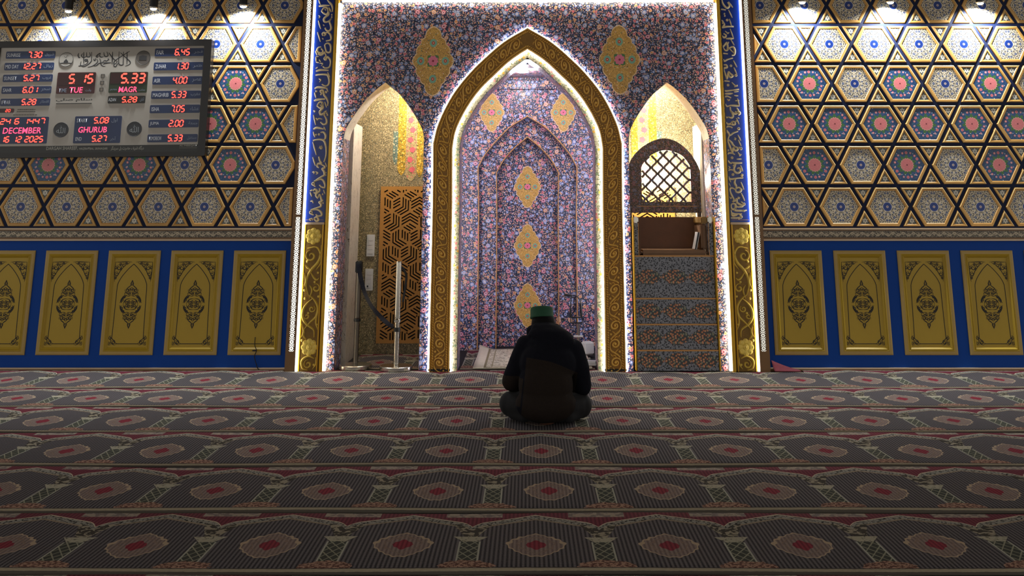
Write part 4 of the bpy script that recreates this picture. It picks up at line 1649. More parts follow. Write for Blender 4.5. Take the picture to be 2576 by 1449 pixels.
def bl(cx, cy):                                              # crop pixel on the board -> board-local metres
    x, z = wp(cx / 4.528, 80 + cy / 4.528, BY)
    dx, dz = x - BCX, z - BCZ
    return (dx * math.cos(ROLL) + dz * math.sin(ROLL), -dx * math.sin(ROLL) + dz * math.cos(ROLL))


def brect(x0, x1, y0, y1):                                   # crop rectangle -> local X/Z box (upright)
    c = bl((x0 + x1) / 2, (y0 + y1) / 2)
    w = (bl(x1, (y0 + y1) / 2)[0] - bl(x0, (y0 + y1) / 2)[0]) / 2
    h = (bl((x0 + x1) / 2, y0)[1] - bl((x0 + x1) / 2, y1)[1]) / 2
    return (c[0] - w, c[0] + w, c[1] - h, c[1] + h)


def badd(name, me, parent=None, y=0.0):
    o = bpy.data.objects.new(name, me)
    COL.objects.link(o)
    o.parent = parent or BRD
    o.location = (0, y, 0)
    return o


HW, HH = (bx1 - bx0) / 2, (bz1 - bz0) / 2
FW, FT, FR, FB = .065, .068, .078, .046
badd('frame', plate_mesh('frame', rrect(-HW, HW, -HH, HH, .012), [[(-HW + FW, -HH + FB), (HW - FR, -HH + FB), (HW - FR, HH - FT), (-HW + FW, HH - FT)]], -.10, -.001, M['dark_frame']))
badd('face', MB().box(-HW + FW, HW - FR, BY, -.002, -HH + FB, HH - FT).mesh('face', plain('board_face', 'a39d93', .22, 0, .05, 3)))
navyp = plain('plate_navy', '1b2c50', .3, 0, .06)
redp = plain('plate_maroon', '3b1416', .25, 0, .08)
greenp = plain('plate_green', '22301c', .3, 0, .08)
blackp = plain('plate_black', '121412', .3, 0, .08)
glassr = plain('display_dark_red', '2a0808', .2, 0, .08)
whitet = plain('plate_lettering', 'b9bcc2', .5, 0, .03)
dimt = plain('plate_lettering_dim', '77808f', .5, 0, .03)
inkt = plain('board_ink', '1c1a1a', .6, 0, .05)
LEDR = glow('led_red', (1.0, .055, .035, 1), 3.4)
LEDP = glow('led_pink', (1.0, .045, .11, 1), 2.8)
PY = BY - .003
SEG = {'0': 'abcdef', '1': 'bc', '2': 'abged', '3': 'abgcd', '4': 'fgbc', '5': 'afgcd', '6': 'afgedc', '7': 'abc', '8': 'abcdefg', '9': 'abfgcd'}


def digits(s, box, par, y=PY - .002):
    """seven-segment figures slanted to the right, fitted to a box, each figure a part"""
    x0, x1, z0, z1 = box
    H = z1 - z0
    n = sum(.30 if ch == '.' else .55 if ch == ' ' else 1 for ch in s)
    W = (x1 - x0) / n
    w = W * .70
    th = min(H * .155, w * .30)
    sl = .13
    x = x0
    for ch in s:
        if ch == ' ':
            x += W * .55
            continue
        m = MB()
        if ch == '.':
            cx = x - W * .02
            m.prism([(cx - th * .5, z0), (cx + th * .5, z0), (cx + th * .5, z0 + th), (cx - th * .5, z0 + th)], y - .001, y + .001)
            badd('digit_point', m.mesh('digit_point', LEDR), par)
            x += W * .30
            continue
        P = {'a': ((0, 1), (1, 1)), 'g': ((0, .5), (1, .5)), 'd': ((0, 0), (1, 0)), 'f': ((0, .5), (0, 1)), 'e': ((0, 0), (0, .5)), 'b': ((1, .5), (1, 1)), 'c': ((1, 0), (1, .5))}
        for sgm in SEG[ch]:
            (a, b), (c, d) = P[sgm]
            A = Vector((x + a * w, z0 + th / 2 + b * (H - th)))
            B = Vector((x + c * w, z0 + th / 2 + d * (H - th)))
            t = (B - A).normalized()
            nn = Vector((-t.y, t.x)) * th * .5
            A, B = A + t * th * .25, B - t * th * .25
            poly = [A, A + t * th * .4 + nn, B - t * th * .4 + nn, B, B - t * th * .4 - nn, A + t * th * .4 - nn]
            m.prism([(p.x + sl * (p.y - z0), p.y) for p in poly], y - .001, y + .001)
        stuff(badd('digit', m.mesh('digit', LEDR), par))
        x += W


def label_plate(x0, x1, y0, y1, mat, name='label_plate'):
    b = brect(x0, x1, y0, y1)
    return badd(name, plate_mesh(name, rrect(*b, .012), [], PY, BY, mat)), b


def words(par, s, x0, x1, y0, y1, mat, name='lettering', slant=0, bold=.008):
    b = brect(x0, x1, y0, y1)
    return badd(name, text_mesh(s, b[0], b[1], b[2], b[3], PY - .0012, mat, slant, bold), par)


for (x0, x1, y0, y1), en, (e0, e1), dg, (d0, d1), ar in (
        ((70, 630, 222, 305), 'SUNRISE', (85, 235), '7.30', (318, 490), 'شروق'),
        ((52, 615, 352, 437), 'MID DAY', (65, 215), '12.27', (240, 475), 'زوال'),
        ((35, 600, 487, 570), 'SUNSET', (50, 192), '5.27', (270, 455), 'غروب'),
        ((20, 585, 622, 705), 'SAHR', (37, 135), '6.01', (262, 440), 'سحر'),
        ((5, 570, 760, 843), 'IFTAR', (20, 122), '5.28', (248, 420), 'افطار'),
        ((1765, 2325, 188, 278), 'FAIR', (1785, 1868), '6.45', (1995, 2170), 'فجر'),
        ((1752, 2315, 347, 437), 'ZUHAR', (1772, 1895), '1.30', (1995, 2155), 'ظهر'),
        ((1738, 2305, 508, 600), 'ASR', (1755, 1828), '4.00', (1970, 2140), 'عصر'),
        ((1724, 2290, 672, 762), 'MAGHRIB', (1742, 1922), '5.33', (1955, 2128), 'مغرب'),
        ((1708, 2278, 832, 925), 'ISHA', (1728, 1815), '7.05', (1945, 2112), 'عشاء'),
        ((1694, 2264, 1000, 1090), 'JUMA', (1710, 1812), '2.00', (1925, 2097), 'جمعة'),
        ((1680, 2250, 1167, 1257), 'TOMORROW', (1698, 1840), '5.33', (1912, 2085), 'مستقبل')):
    o, b = label_plate(x0, x1, y0, y1, navyp)
    h = y1 - y0
    words(o, en, e0, e1, y0 + h * .28, y1 - h * .22, whitet)
    digits(dg, brect(d0, d1, y0 + 4, y1 - 8), o)
    words(o, arabic(ar), x1 - 115, x1 - 12, y0 + h * .22, y1 - h * .3, dimt)
o, b = label_plate(650, 1085, 462, 705, redp, 'time_window')
badd('display', plate_mesh('display', rrect(*brect(668, 1080, 468, 605), .006), [], PY - .001, PY, glassr), o)
digits('5 15', brect(785, 1075, 478, 592), o)
digits('.', brect(850, 890, 560, 592), o)
words(o, 'TIME', 672, 760, 645, 690, dimt)
words(o, 'TUE', 790, 940, 632, 695, LEDP, 'led_word', .08)
words(o, arabic('وقت'), 975, 1040, 648, 685, dimt)
o, b = label_plate(1245, 1680, 458, 695, greenp, 'time_window')
badd('display', plate_mesh('display', rrect(*brect(1258, 1676, 464, 590), .006), [], PY - .001, PY, glassr), o)
digits('5.33', brect(1378, 1665, 470, 588), o)
words(o, 'JAMA', 1252, 1335, 650, 672, dimt)
words(o, 'MAGR', 1352, 1562, 625, 688, LEDP, 'led_word', .08)
words(o, arabic('جماعت'), 1580, 1655, 650, 675, dimt)
o, b = label_plate(1230, 1655, 730, 815, blackp)
words(o, 'AZAN', 1238, 1322, 755, 792, whitet)
digits('5.28', brect(1390, 1570, 738, 806), o)
words(o, arabic('آذان'), 1595, 1642, 748, 795, dimt)
o, b = label_plate(-45, 545, 970, 1275, navyp, 'date_window')
digits('24 6 1447', brect(5, 525, 985, 1055), o)
words(o, 'DECEMBER', 35, 470, 1090, 1160, LEDP, 'led_word', .08)
digits('16 12 2025', brect(8, 500, 1188, 1262), o)
o, b = label_plate(845, 1378, 960, 1268, navyp, 'date_window')
words(o, 'START', 878, 998, 988, 1032, whitet)
digits('5.08', brect(1072, 1248, 972, 1045), o)
words(o, arabic('اول'), 1272, 1340, 985, 1035, dimt)
words(o, 'GHURUB', 892, 1218, 1082, 1148, LEDP, 'led_word', .08)
words(o, 'END', 862, 932, 1200, 1242, whitet)
digits('5.27', brect(1048, 1222, 1180, 1253), o)
words(o, arabic('آخر'), 1255, 1320, 1195, 1245, dimt)
o, b = label_plate(-40, 160, 875, 922, redp)
digits('20', brect(65, 125, 882, 915), o)
m = MB()
for yy, xa, xb in ((885, 200, 410), (908, 192, 408), (945, 150, 430)):
    q = brect(xa, xb, yy - 5, yy + 5)
    n = 9
    for i in range(n):
        x_ = q[0] + (q[1] - q[0]) * i / n
        m.box(x_, x_ + (q[1] - q[0]) / n * .75, PY, BY, q[2], q[3])
stuff(badd('small_print', m.mesh('small_print', plain('faint_print', '5d5a55', .6, 0, .05))))
foot = plate_mesh('footer', [(-HW + FW, -HH + FB), (HW - FR, -HH + FB), (HW - FR, bl(2000, 1285)[1]), (-HW + FW, bl(2000, 1285)[1])], [], PY, BY, blackp)
fo = badd('footer', foot)
gt = plain('footer_lettering', '9a978c', .5, 0, .03)
words(fo, 'DARGAH SHAREEF,', 530, 888, 1308, 1352, gt)
words(fo, 'HAZRATBAL SRINAGAR', 905, 1228, 1318, 1343, gt)
words(fo, arabic('درگاه شريف حضرت بل سرينگر'), 1265, 1640, 1300, 1352, gt)
words(fo, 'AL-MEEQAT', 2045, 2245, 1288, 1308, gt)
q = brect(2042, 2245, 1316, 1328)
badd('small_print', MB().box(q[0], q[1], PY - .001, PY, q[2], q[3]).mesh('small_print', plain('footer_dim', '4c4b46', .5, 0, .03)), fo)
# round pictures
for (cx, cy, r, ground, line) in ((755, 315, 82, '8a857c', 1), (1632, 295, 82, '4c4640', 2), (695, 1117, 86, '24282e', 3), (1530, 1107, 86, '24282e', 3)):
    b = brect(cx - r, cx + r, cy - r, cy + r)
    c_, r__ = ((b[0] + b[1]) / 2, (b[2] + b[3]) / 2), (b[1] - b[0]) / 2
    o = badd('round_picture', plate_mesh('round_picture', circle(c_[0], c_[1], r__, 32), [], PY, BY, plain('round_ground_%d_%d' % (cx, cy), ground, .3, 0, .1)))
    m = MB()
    m.ribbon([(c_[0] + r__ * .97 * math.cos(2 * PI * i / 36), c_[1] + r__ * .97 * math.sin(2 * PI * i / 36)) for i in range(37)], r__ * .05, PY, .0008)
    if line == 1:                                            # domed shrine sketch
        m.prism([(c_[0] + r__ * a, c_[1] + r__ * b_) for a, b_ in ((-.3, -.55), (.3, -.55), (.3, -.25), (.16, -.12), (0, .08), (-.16, -.12), (-.3, -.25))], PY - .001, PY)
        m.ribbon([(c_[0] - r__ * .8, c_[1] - r__ * .55), (c_[0], c_[1] - r__ * .45), (c_[0] + r__ * .8, c_[1] - r__ * .55)], r__ * .12, PY, .0008)
        m.ribbon(smooth_pts([(c_[0] - r__ * .3, c_[1] + r__ * .45), (c_[0], c_[1] + r__ * .3), (c_[0] + r__ * .1, c_[1] + r__ * .55), (c_[0] + r__ * .35, c_[1] + r__ * .5)]), r__ * .05, PY, .0008)
    elif line == 2:                                          # dark cube in a courtyard
        m.prism([(c_[0] + r__ * a, c_[1] + r__ * b_) for a, b_ in ((-.55, -.35), (.5, -.35), (.5, .25), (-.1, .35), (-.55, .2))], PY - .001, PY)
    ob = m.mesh('round_print', inkt)
    badd('round_print', ob, o)
    if line == 3:
        badd('lettering', text_mesh('\uFDF2', c_[0] - r__ * .6, c_[0] + r__ * .6, c_[1] - r__ * .45, c_[1] + r__ * .55, PY - .001, plain('round_lettering_%d' % cx, '8d9396', .5, 0, .03)), o)
for cx, cy in ((1172, 503), (1163, 580), (1155, 658)):
    b = brect(cx - 21, cx + 21, cy - 21, cy + 21)
    w_ = (b[1] - b[0]) * .1
    badd('small_square', plate_mesh('small_square', rrect(*b, .001), [rrect(b[0] + w_, b[1] - w_, b[2] + w_, b[3] - w_, .001)], PY, BY, inkt))
words(None, arabic('صلي') + ' ' + arabic('سلام'), 640, 1050, 757, 800, inkt, 'small_print')
q = brect(640, 1045, 813, 820)
badd('small_print', MB().box(q[0], q[1], PY, BY, q[2], q[3]).mesh('small_print', inkt))
# brush-drawn creed along the top, traced
SHAHADA = [[(440, 300), (440, 720)], [(720, 300), (720, 560), (700, 640), (600, 740), (450, 815), (350, 790), (320, 740), (345, 640)],
           [(540, 310), (545, 440), (570, 470), (640, 465), (675, 420), (650, 310)], [(400, 350), (360, 420), (390, 480), (480, 480), (540, 440)],
           [(260, 340), (235, 420), (270, 500), (310, 480)], [(870, 480), (940, 400), (1040, 330)], [(880, 430), (920, 490), (970, 420)],
           [(1160, 310), (1180, 420), (1220, 460), (1290, 450), (1310, 400), (1270, 290)], [(1040, 340), (1010, 440), (1070, 480), (1150, 460)],
           [(1340, 320), (1470, 500), (1600, 620)], [(1480, 290), (1460, 740)], [(1710, 280), (1700, 690), (1760, 765), (1840, 760), (1860, 700), (1870, 290)],
           [(1760, 320), (2000, 540), (2110, 650), (2090, 740), (1940, 800)], [(2000, 290), (1995, 740)],
           [(2090, 270), (1880, 400), (1600, 580), (1530, 660), (1530, 730), (1590, 710), (1640, 650), (1620, 600)],
           [(1700, 690), (1640, 740), (1600, 820), (1530, 810), (1520, 740)], [(900, 540), (940, 640), (850, 740), (740, 800), (580, 840)],
           [(1010, 530), (1050, 640), (1060, 740), (1120, 800), (1210, 800)], [(800, 800), (900, 780), (1030, 690), (1420, 670)],
           [(1100, 660), (1190, 600), (1260, 620), (1340, 560), (1300, 540)], [(1130, 740), (1230, 700), (1420, 680)], [(350, 790), (250, 800)],
           [(800, 540), (810, 600), (850, 590), (860, 520)], [(500, 560), (570, 560), (560, 620), (490, 620), (500, 560), (590, 640), (520, 730), (330, 790)]]
m = MB()
for st in SHAHADA:
    q = smooth_pts([bl((180 + a / 14.31) * 4.528, (110 + b / 14.31 - 80) * 4.528) for a, b in st], 4)
    m.ribbon(q, taper(len(q), .0125, .45), BY, .001)
badd('calligraphy', m.mesh('calligraphy', inkt))
BRD.rotation_euler = (0, -ROLL, 0)
# thin wires above and beside the board
w_ = empty('board_wire', (wp(480, 90)[0], -.03, wp(480, 90)[1]), 'thin black wire looping above the right end of the time board', 'cable')
pts = smooth_pts([(wp(a, b, -.03)[0], -.03, wp(a, b, -.03)[1]) for a, b in ((462, 104), (457, 90), (465, 79), (478, 78), (490, 86), (500, 98), (503, 103))], 5)
MB().tube(pts, .0035, 5).build('wire', M['black'], w_)
w_ = empty('wall_cable', (wp(645, 930)[0], -.03, 0), 'dark cable hanging down the last ochre panel left of the portal', 'cable')
pts = smooth_pts([(wp(a, b, -.03)[0], -.03, max(wp(a, b, -.03)[1], .02)) for a, b in ((642, 848), (641, 868), (645, 882), (640, 897), (644, 914), (648, 926), (652, 932))], 5)
MB().tube(pts, .004, 6).build('wire', M['black'], w_)
x_, z_ = wp(640, 882, -.03)
MB().rbox(x_ - .02, x_ + .02, -.036, -.024, z_ - .006, z_ + .006, .002).build('tie', M['black'], w_)

# ------------------------------------------------------------------ pierced wooden screens in the side rooms
def pierced_board(x0, x1, z0, z1, name):
    e = .121                                                  # rhombus edge: three rhombi round every node, slats turning like a pinwheel
    holes = []
    mg = .032
    sw = .0150

    def ok(pts):
        return all(x0 + mg < p[0] < x1 - mg and z0 + mg < p[1] < z1 - mg for p in pts)

    P = e * math.sqrt(3)
    rows = int((z1 - z0) / (e * 1.5)) + 3
    cols = int((x1 - x0) / P) + 3
    for j in range(-1, rows):
        for i in range(-1, cols):
            c = Vector((x0 + .03 + P * i + (P / 2 if j % 2 else 0), z0 + .05 + e * 1.5 * j))
            D3 = [Vector((math.cos(PI / 2 + q * 2 * PI / 3), math.sin(PI / 2 + q * 2 * PI / 3))) * e for q in range(3)]
            r3 = (i + 2 * j) % 3                              # which arm of the Y the slats fold over
            u, v, w = D3[r3], D3[(r3 + 1) % 3], D3[(r3 + 2) % 3]

            def leg(A, B):                                    # one straight slot, shortened at the margin
                nn = Vector((-(B - A).y, (B - A).x)).normalized() * sw * .5
                seg = None
                for q in range(6):
                    S_, E_ = A.lerp(B, q / 6), A.lerp(B, (q + 1) / 6)
                    if ok([S_ + nn, S_ - nn, E_ + nn, E_ - nn]):
                        seg = (seg[0], E_) if seg else (S_, E_)
                    elif seg:
                        break
                if seg:
                    S_, E_ = seg
                    holes.append([tuple(S_ + nn), tuple(S_ - nn), tuple(E_ - nn), tuple(E_ + nn)])

            for f in (.21, .50, .79):
                K = c + u * f
                un = u.normalized()
                t1, t2 = K + v * .90, K + w * .90
                o_, n_ = un * (sw * .577), un * (-sw * .577)
                V = [t1 + o_, K + o_, t2 + o_, t2 + n_, K + n_, t1 + n_]
                if ok(V):
                    holes.append([tuple(q) for q in V])
                else:
                    leg(K + v * .12, t1)
                    leg(K + w * .12, t2)
                leg(c + v * f + w * .12, c + v * f + w * .88)
            h6 = [(c.x + u_ * .0, c.y) for u_ in (0,)]
            hc = c + Vector((0, -e))
            h = [(hc.x + 0.0095 * math.cos(PI / 3 * q), hc.y + 0.0095 * math.sin(PI / 3 * q)) for q in range(6)]
            if ok(h) and (i + j) % 2 == 0:
                holes.append(h)
    return holes


for sg, nm, lab in ((-1, 'left', 'golden pierced wooden screen with star lattice behind the left stanchions'), (1, 'right', 'golden pierced wooden screen behind the pulpit back')):
    x0, x1 = sorted((sg * 1.692, sg * 1.03))
    b = empty('pierced_screen', (sg * 1.36, 1.13, .125), lab, 'screen')
    plate('board', [(x0, .125), (x1, .125), (x1, 1.845), (x0, 1.845)], pierced_board(x0, x1, .125, 1.845, nm), 1.116, 1.134, M['wood_panel'], b)
    MB().box(x0 + .004, x1 - .004, 1.136, 1.148, .13, 1.84).build('backing', M['slot_dark'], b)

# switch plates
for (x0, x1, y0, y1), lab, kind in (((922.6, 942.6, 590, 645), 'upper white switch plate on the wall left of the pierced screen', 0),
                                    ((918.5, 938.5, 676, 731), 'lower white switch plate with a socket, left of the pierced screen', 1)):
    a, z1 = wp(x0, y0, 1.145)
    b_, z0 = wp(x1, y1, 1.145)
    a, b_ = (wp(x0, (y0 + y1) / 2, 1.145)[0], wp(x1, (y0 + y1) / 2, 1.145)[0])
    s = empty('switch_plate', ((a + b_) / 2, 1.14, z0), lab, 'switch', 'switch plates in the left side room')
    MB().rbox(a, b_, 1.134, 1.149, z0, z1, .003).build('plate', M['white_plastic'], s)
    n = 4
    for k in range(n):
        h = (z1 - z0) * .8 / n
        zz = z0 + (z1 - z0) * .1 + k * h
        if kind and k == 0:
            MB().rbox(a + .022, a + .042, 1.130, 1.134, zz + .012, zz + .034, .002).build('socket', M['black'], s)
        MB().rbox(a + .018, b_ - .018, 1.131, 1.1335, zz + .004, zz + h - .004, .001).build('rocker', M['white_plastic'] if not kind else M['paper'], s)

# ------------------------------------------------------------------ stanchions
STX = ((-1.735, .10, 'dark barrier post with its belt pulled out, beside the marble jamb'), (-1.315, .02, 'shiny steel barrier post in front of the pierced screen'))
for i, (x_, y_, lab) in enumerate(STX):
    s = empty('barrier_post', (x_, y_, .013), lab, 'barrier', 'barrier posts in the left doorway')
    mt = M['steel'] if i else plain('smoked_steel', '6f675c', .3, .8, .1)
    MB().lathe([(.158, 0), (.165, .003), (.165, .034), (.158, .040), (.06, .046), (.03, .052)], 40, (x_, y_, .013)).build('base', M['steel'], s, smooth=False)
    MB().lathe([(.025, .045), (.025, .48), (.0285, .49), (.0285, 1.035), (.026, 1.045), (.0, 1.046)], 24, (x_, y_, .013)).build('pole', mt, s, smooth=False)
    MB().lathe([(.031, .45), (.034, .455), (.034, .475), (.031, .48)], 24, (x_, y_, .013)).build('collar', M['black'] if i == 0 else M['steel'], s)
    MB().rbox(x_ - .034, x_ + .034, y_ - .034, y_ + .034, .94, 1.058, .008).build('belt_cassette', M['black'], s) if i == 0 else \
        MB().lathe([(.029, .36), (.034, .362), (.034, .40), (.029, .402)], 24, (x_, y_, .013)).build('ring', M['black'], s)
    if i == 1:
        MB().tube(smooth_pts([(x_ + .032, y_ + .01, 1.0), (x_ + .075, y_ + .02, .92), (x_ + .068, y_ + .02, .80), (x_ + .05, y_ + .01, .66)], 6), [.012] * 19, 6).build('strap', M['black'], s)
bp = []
for a, b_ in ((285, 110), (300, 200), (335, 360), (370, 470), (430, 590), (500, 680), (580, 765), (650, 825), (700, 850)):
    t = (a - 285) / 415
    yy = .048 * (1 - t) - .032 * t
    q = wp(840 + a / 4.673, 640 + b_ / 4.673, yy)
    bp.append((q[0], yy, q[1]))
bp = smooth_pts(bp, 5)
vs = []
for i, p in enumerate(bp):
    a, b_ = Vector(bp[max(i - 1, 0)]), Vector(bp[min(i + 1, len(bp) - 1)])
    t = (b_ - a).normalized()
    nn = Vector((-t.z, 0, t.x)) * .020
    tw = .012 * math.sin(i * .25)
    vs += [(p[0] - nn.x, p[1] - tw - .002, p[2] - nn.z), (p[0] + nn.x, p[1] + tw - .002, p[2] + nn.z), (p[0] + nn.x, p[1] + tw + .001, p[2] + nn.z), (p[0] - nn.x, p[1] - tw + .001, p[2] - nn.z)]
fs = [(4 * i + j, 4 * i + (j + 1) % 4, 4 * i + 4 + (j + 1) % 4, 4 * i + 4 + j) for i in range(len(bp) - 1) for j in range(4)]
o = MB().add(vs, fs).build('barrier_belt', M['belt'])
tag(o, 'dark blue belt sagging between the two barrier posts', 'belt')

# ------------------------------------------------------------------ minbar (pulpit) in the right arch
MX0, MX1 = 1.092, 1.900
MN = empty('minbar', ((MX0 + MX1) / 2, .2, .013), 'painted pulpit with four flowered steps, brown seat and arched lattice back', 'pulpit')
ZS = [.013, .210, .455, .703, 1.118]
for k in range(4):
    yf = -.058 + .014 * k
    z0, z1 = ZS[k], ZS[k + 1]
    st_ = MB().box(MX0, MX1, yf, .50, z0 + (.001 if k else 0), z1 - .014).build('step', M['step_ground'], MN, (MX0, yf, z0))
    MB().rbox(MX0 - .004, MX1 + .004, yf - .010, .50, z1 - .0135, z1, .004).build('nosing', M['gold_line'], st_)
    zc, hh = (z0 + z1) / 2 - .004, min(.078, (z1 - z0) * .40)
    for j in range(3):
        cx = MX0 + (MX1 - MX0) * (j + .5) / 3
        hw = .1335
        pts = []
        for i in range(40):
            a = 2 * PI * i / 40
            ca, sa = math.cos(a), math.sin(a)
            rr = 1 / (abs(ca) ** 1.45 + abs(sa) ** 1.45) ** (1 / 1.45) * (1 + .035 * math.cos(9 * a))
            pts.append((cx + hw * rr * ca, zc + hh * rr * sa))
        plate('cartouche', pts, [], yf - .003, yf, M['cartouche'], st_, (cx, yf, zc))
for xa, xb in ((MX0 - .018, MX0 - .005), (MX1 + .005, MX1 + .018)):
    MB().rbox(xa, xb, -.075, -.002, .013, 1.50, .003).build('gold_edge', M['gold_bright'], MN)
for xa, xb in ((MX0, MX0 + .045), (MX1 - .045, MX1)):
    p_ = MB().rbox(xa, xb, -.03, .05, 1.119, 1.44, .004).build('post', M['step_ground'], MN)
    MB().rbox(xa - .003, xb + .003, -.036, .054, 1.4405, 1.505, .012).build('post_cap', M['steel'], p_)
    MB().rbox(xb - .003 if xa < 1.5 else xa - .003, xb + .003 if xa < 1.5 else xa + .003, -.033, -.0302, 1.12, 1.44, .001).build('gold_line', M['gold_line'], p_)
MB().rbox(1.165, 1.840, -.015, .44, 1.119, 1.172, .018).build('seat_cushion', M['tan'], MN)
MB().rbox(1.150, 1.850, .445, .535, 1.119, 1.500, .02).build('backrest', M['leather'], MN)
MB().rbox(1.140, 1.162, .0, .44, 1.119, 1.425, .01).build('armrest', M['leather'], MN)
ar_ = MB().rbox(1.790, 1.852, .03, .44, 1.173, 1.432, .018).build('armrest', M['tan'], MN)
MB().rbox(1.785, 1.853, -.02, .44, 1.434, 1.502, .010).build('arm_pad', plain('ochre_pad', '8c6a2c', .5, 0, .1), ar_)
# arched back with a window of wavy bars
hc = 1.50
arch = [(1.095, 1.545), (1.095, 2.0)] + smooth_pts([(1.095, 2.0), (1.15, 2.13), (1.25, 2.24), (1.38, 2.32), (1.52, 2.352), (1.66, 2.31), (1.78, 2.21), (1.86, 2.09), (1.898, 2.0)], 5) + [(1.898, 1.545)]
win = [(1.253, 1.662), (1.793, 1.662), (1.793, 2.03)] + smooth_pts([(1.785, 2.06), (1.72, 2.15), (1.63, 2.2), (1.53, 2.222), (1.43, 2.2), (1.33, 2.14), (1.265, 2.06)], 4) + [(1.253, 2.03)]
HB = plate('arched_back', arch, [win], .555, .60, M['floral_minbar'], MN, (1.5, .555, 1.545))
for xa, xb in ((1.097, 1.138), (1.856, 1.896)):
    MB().box(xa, xb, .556, .598, 1.119, 1.545).build('stile', M['floral_minbar'], MN)


def in_win(x, z):
    n = len(win)
    c = False
    for i in range(n):
        (a, b), (d, e) = win[i], win[i - 1]
        if (b > z) != (e > z) and x < (d - a) * (z - b) / (e - b) + a:
            c = not c
    return c


lt_ = 0
for k in range(-1, 9):
    x0 = 1.262 + k * .0685
    run = []
    for i in range(73):
        z = 1.655 + .575 * i / 72
        x = x0 + .0245 * math.sin(2 * PI * (z - 1.66) / .135 + (PI if k % 2 else 0))
        if in_win(x, z):
            run.append((x, .577, z))
        elif len(run) > 2:
            MB().tube(run, .013, 6).build('lattice_bar', M['floral_minbar'], HB)
            run = []
    if len(run) > 2:
        MB().tube(run, .013, 6).build('lattice_bar', M['floral_minbar'], HB)
for zz in (1.612,):
    MB().box(1.20, 1.85, .552, .5545, zz, zz + .006).build('gold_line', M['gold_line'], HB)
# book leaning in the corner of the seat
bk = empty('book', (1.755, .1, 1.173), 'thin white and black book leaning on the right armrest of the pulpit seat', 'book')
ang = math.radians(-13)
for nm, a, b_, mt in (('cover', -.014, -.008, M['paper']), ('pages', -.0078, .0058, M['black']), ('cover', .006, .012, M['paper'])):
    m = MB().rbox(a, b_, -.07, .07, 0, .175, .0015)
    o = link(nm, m.mesh(nm, mt), bk, gloc(bk))
bk.rotation_euler = (0, -ang, 0)
bk.location = (1.732, .12, 1.176)

# ------------------------------------------------------------------ niche floor: rug, microphone stand, white things
def rug_mesh():
    vs = []
    nx, ny = 24, 28
    for j in range(ny + 1):
        for i in range(nx + 1):
            u, v = i / nx, j / ny
            X, Y = -.60 + 1.20 * u, -.70 + 1.42 * v
            z = .006 + .004 * math.sin(u * 9 + v * 4) * math.sin(v * 7)
            if u < .12 and v > .9:
                z += .05 * (.12 - u) / .12 * (v - .9) / .1
            vs.append((X, Y, max(z, .002)))
    fs = [(j * (nx + 1) + i, j * (nx + 1) + i + 1, (j + 1) * (nx + 1) + i + 1, (j + 1) * (nx + 1) + i) for j in range(ny) for i in range(nx)]
    return MB().add(vs, fs).mesh('cream_rug', M['rug'], smooth=True)


o = link('cream_rug', rug_mesh(), None, (.05, .735, .013))
sm_ = o.modifiers.new('thickness', 'SOLIDIFY')
sm_.thickness = .006
tag(o, 'cream prayer rug with a faint pattern lying inside the central niche', 'rug')

my = .55
mic = empty('microphone_stand', (wp(1455, 870, my)[0], my, .03), 'black microphone stand with two curved goosenecks behind the seated man', 'microphone stand')
W_ = lambda a, b: (lambda q: (q[0], my, q[1]))(wp(1400 + a / 6.3, 720 + b / 6.3, my))
px_ = W_(350, 590)
MB().lathe([(.09, 0), (.095, .004), (.095, .012), (.03, .02)], 28, (px_[0], my, .028)).build('base', M['steel'], mic)
MB().tube([(px_[0], my, .045), (px_[0], my, px_[2])], .013, 12).build('pole', M['steel'], mic)
q = W_(345, 792)
MB().rbox(q[0] - .05, q[0] + .05, my - .02, my + .02, q[2] - .008, q[2] + .008, .003).build('clamp', M['white_plastic'], mic)
a, b_ = W_(225, 580), W_(405, 492)
hld = MB()
for z_ in (a[2], b_[2]):
    hld.rbox(a[0], b_[0], my - .03, my + .03, z_ - .004, z_ + .004, .002)
for x_ in (a[0], b_[0], (a[0] + b_[0]) / 2):
    hld.rbox(x_ - .004, x_ + .004, my - .03, my + .03, a[2], b_[2], .002)
hld.build('holder', M['black'], mic)
MB().tube(smooth_pts([W_(222, 500), W_(222, 400), W_(226, 300), W_(232, 220), W_(238, 150)], 5), [.010] * 8 + [.006] * 13, 8).build('gooseneck', M['black'], mic)
MB().tube(smooth_pts([W_(395, 500), W_(392, 400), W_(386, 290), W_(365, 210), W_(320, 160), W_(270, 145), W_(235, 142)], 5), [.012] * 12 + [.006] * 19, 8).build('gooseneck', M['black'], mic)
MB().tube([W_(238, 148), W_(215, 143), W_(180, 140), W_(120, 136)], [.007, .011, .014, .011], 12).build('microphone', M['black'], mic)
MB().tube(smooth_pts([W_(240, 160), W_(300, 200), W_(300, 330), W_(250, 430), W_(230, 470)], 5), .0035, 6).build('cable', M['black'], mic)
MB().ell(W_(105, 522), (.014, .012, .014), 10, 8).build('knob', M['black'], mic)
wb = MB().rbox(-.055, .055, -.06, .06, 0, .13, .012).build('white_box', M['white_plastic'], None)
wb.location = (.66, .95, .036)
wb.rotation_euler = (0, 0, .3)
tag(wb, 'small white box on the rug behind the seated man, right of him', 'box')
cl = MB()
cl.rbox(-.09, .09, -.05, .05, 0, .022, .008)
cl.rbox(-.08, .085, -.048, .046, .0225, .042, .008)
o = cl.build('folded_cloth', M['paper'])
o.location = (.62, .20, .031)
o.rotation_euler = (0, 0, -.15)
tag(o, 'white folded cloth at the right corner of the niche floor', 'cloth')

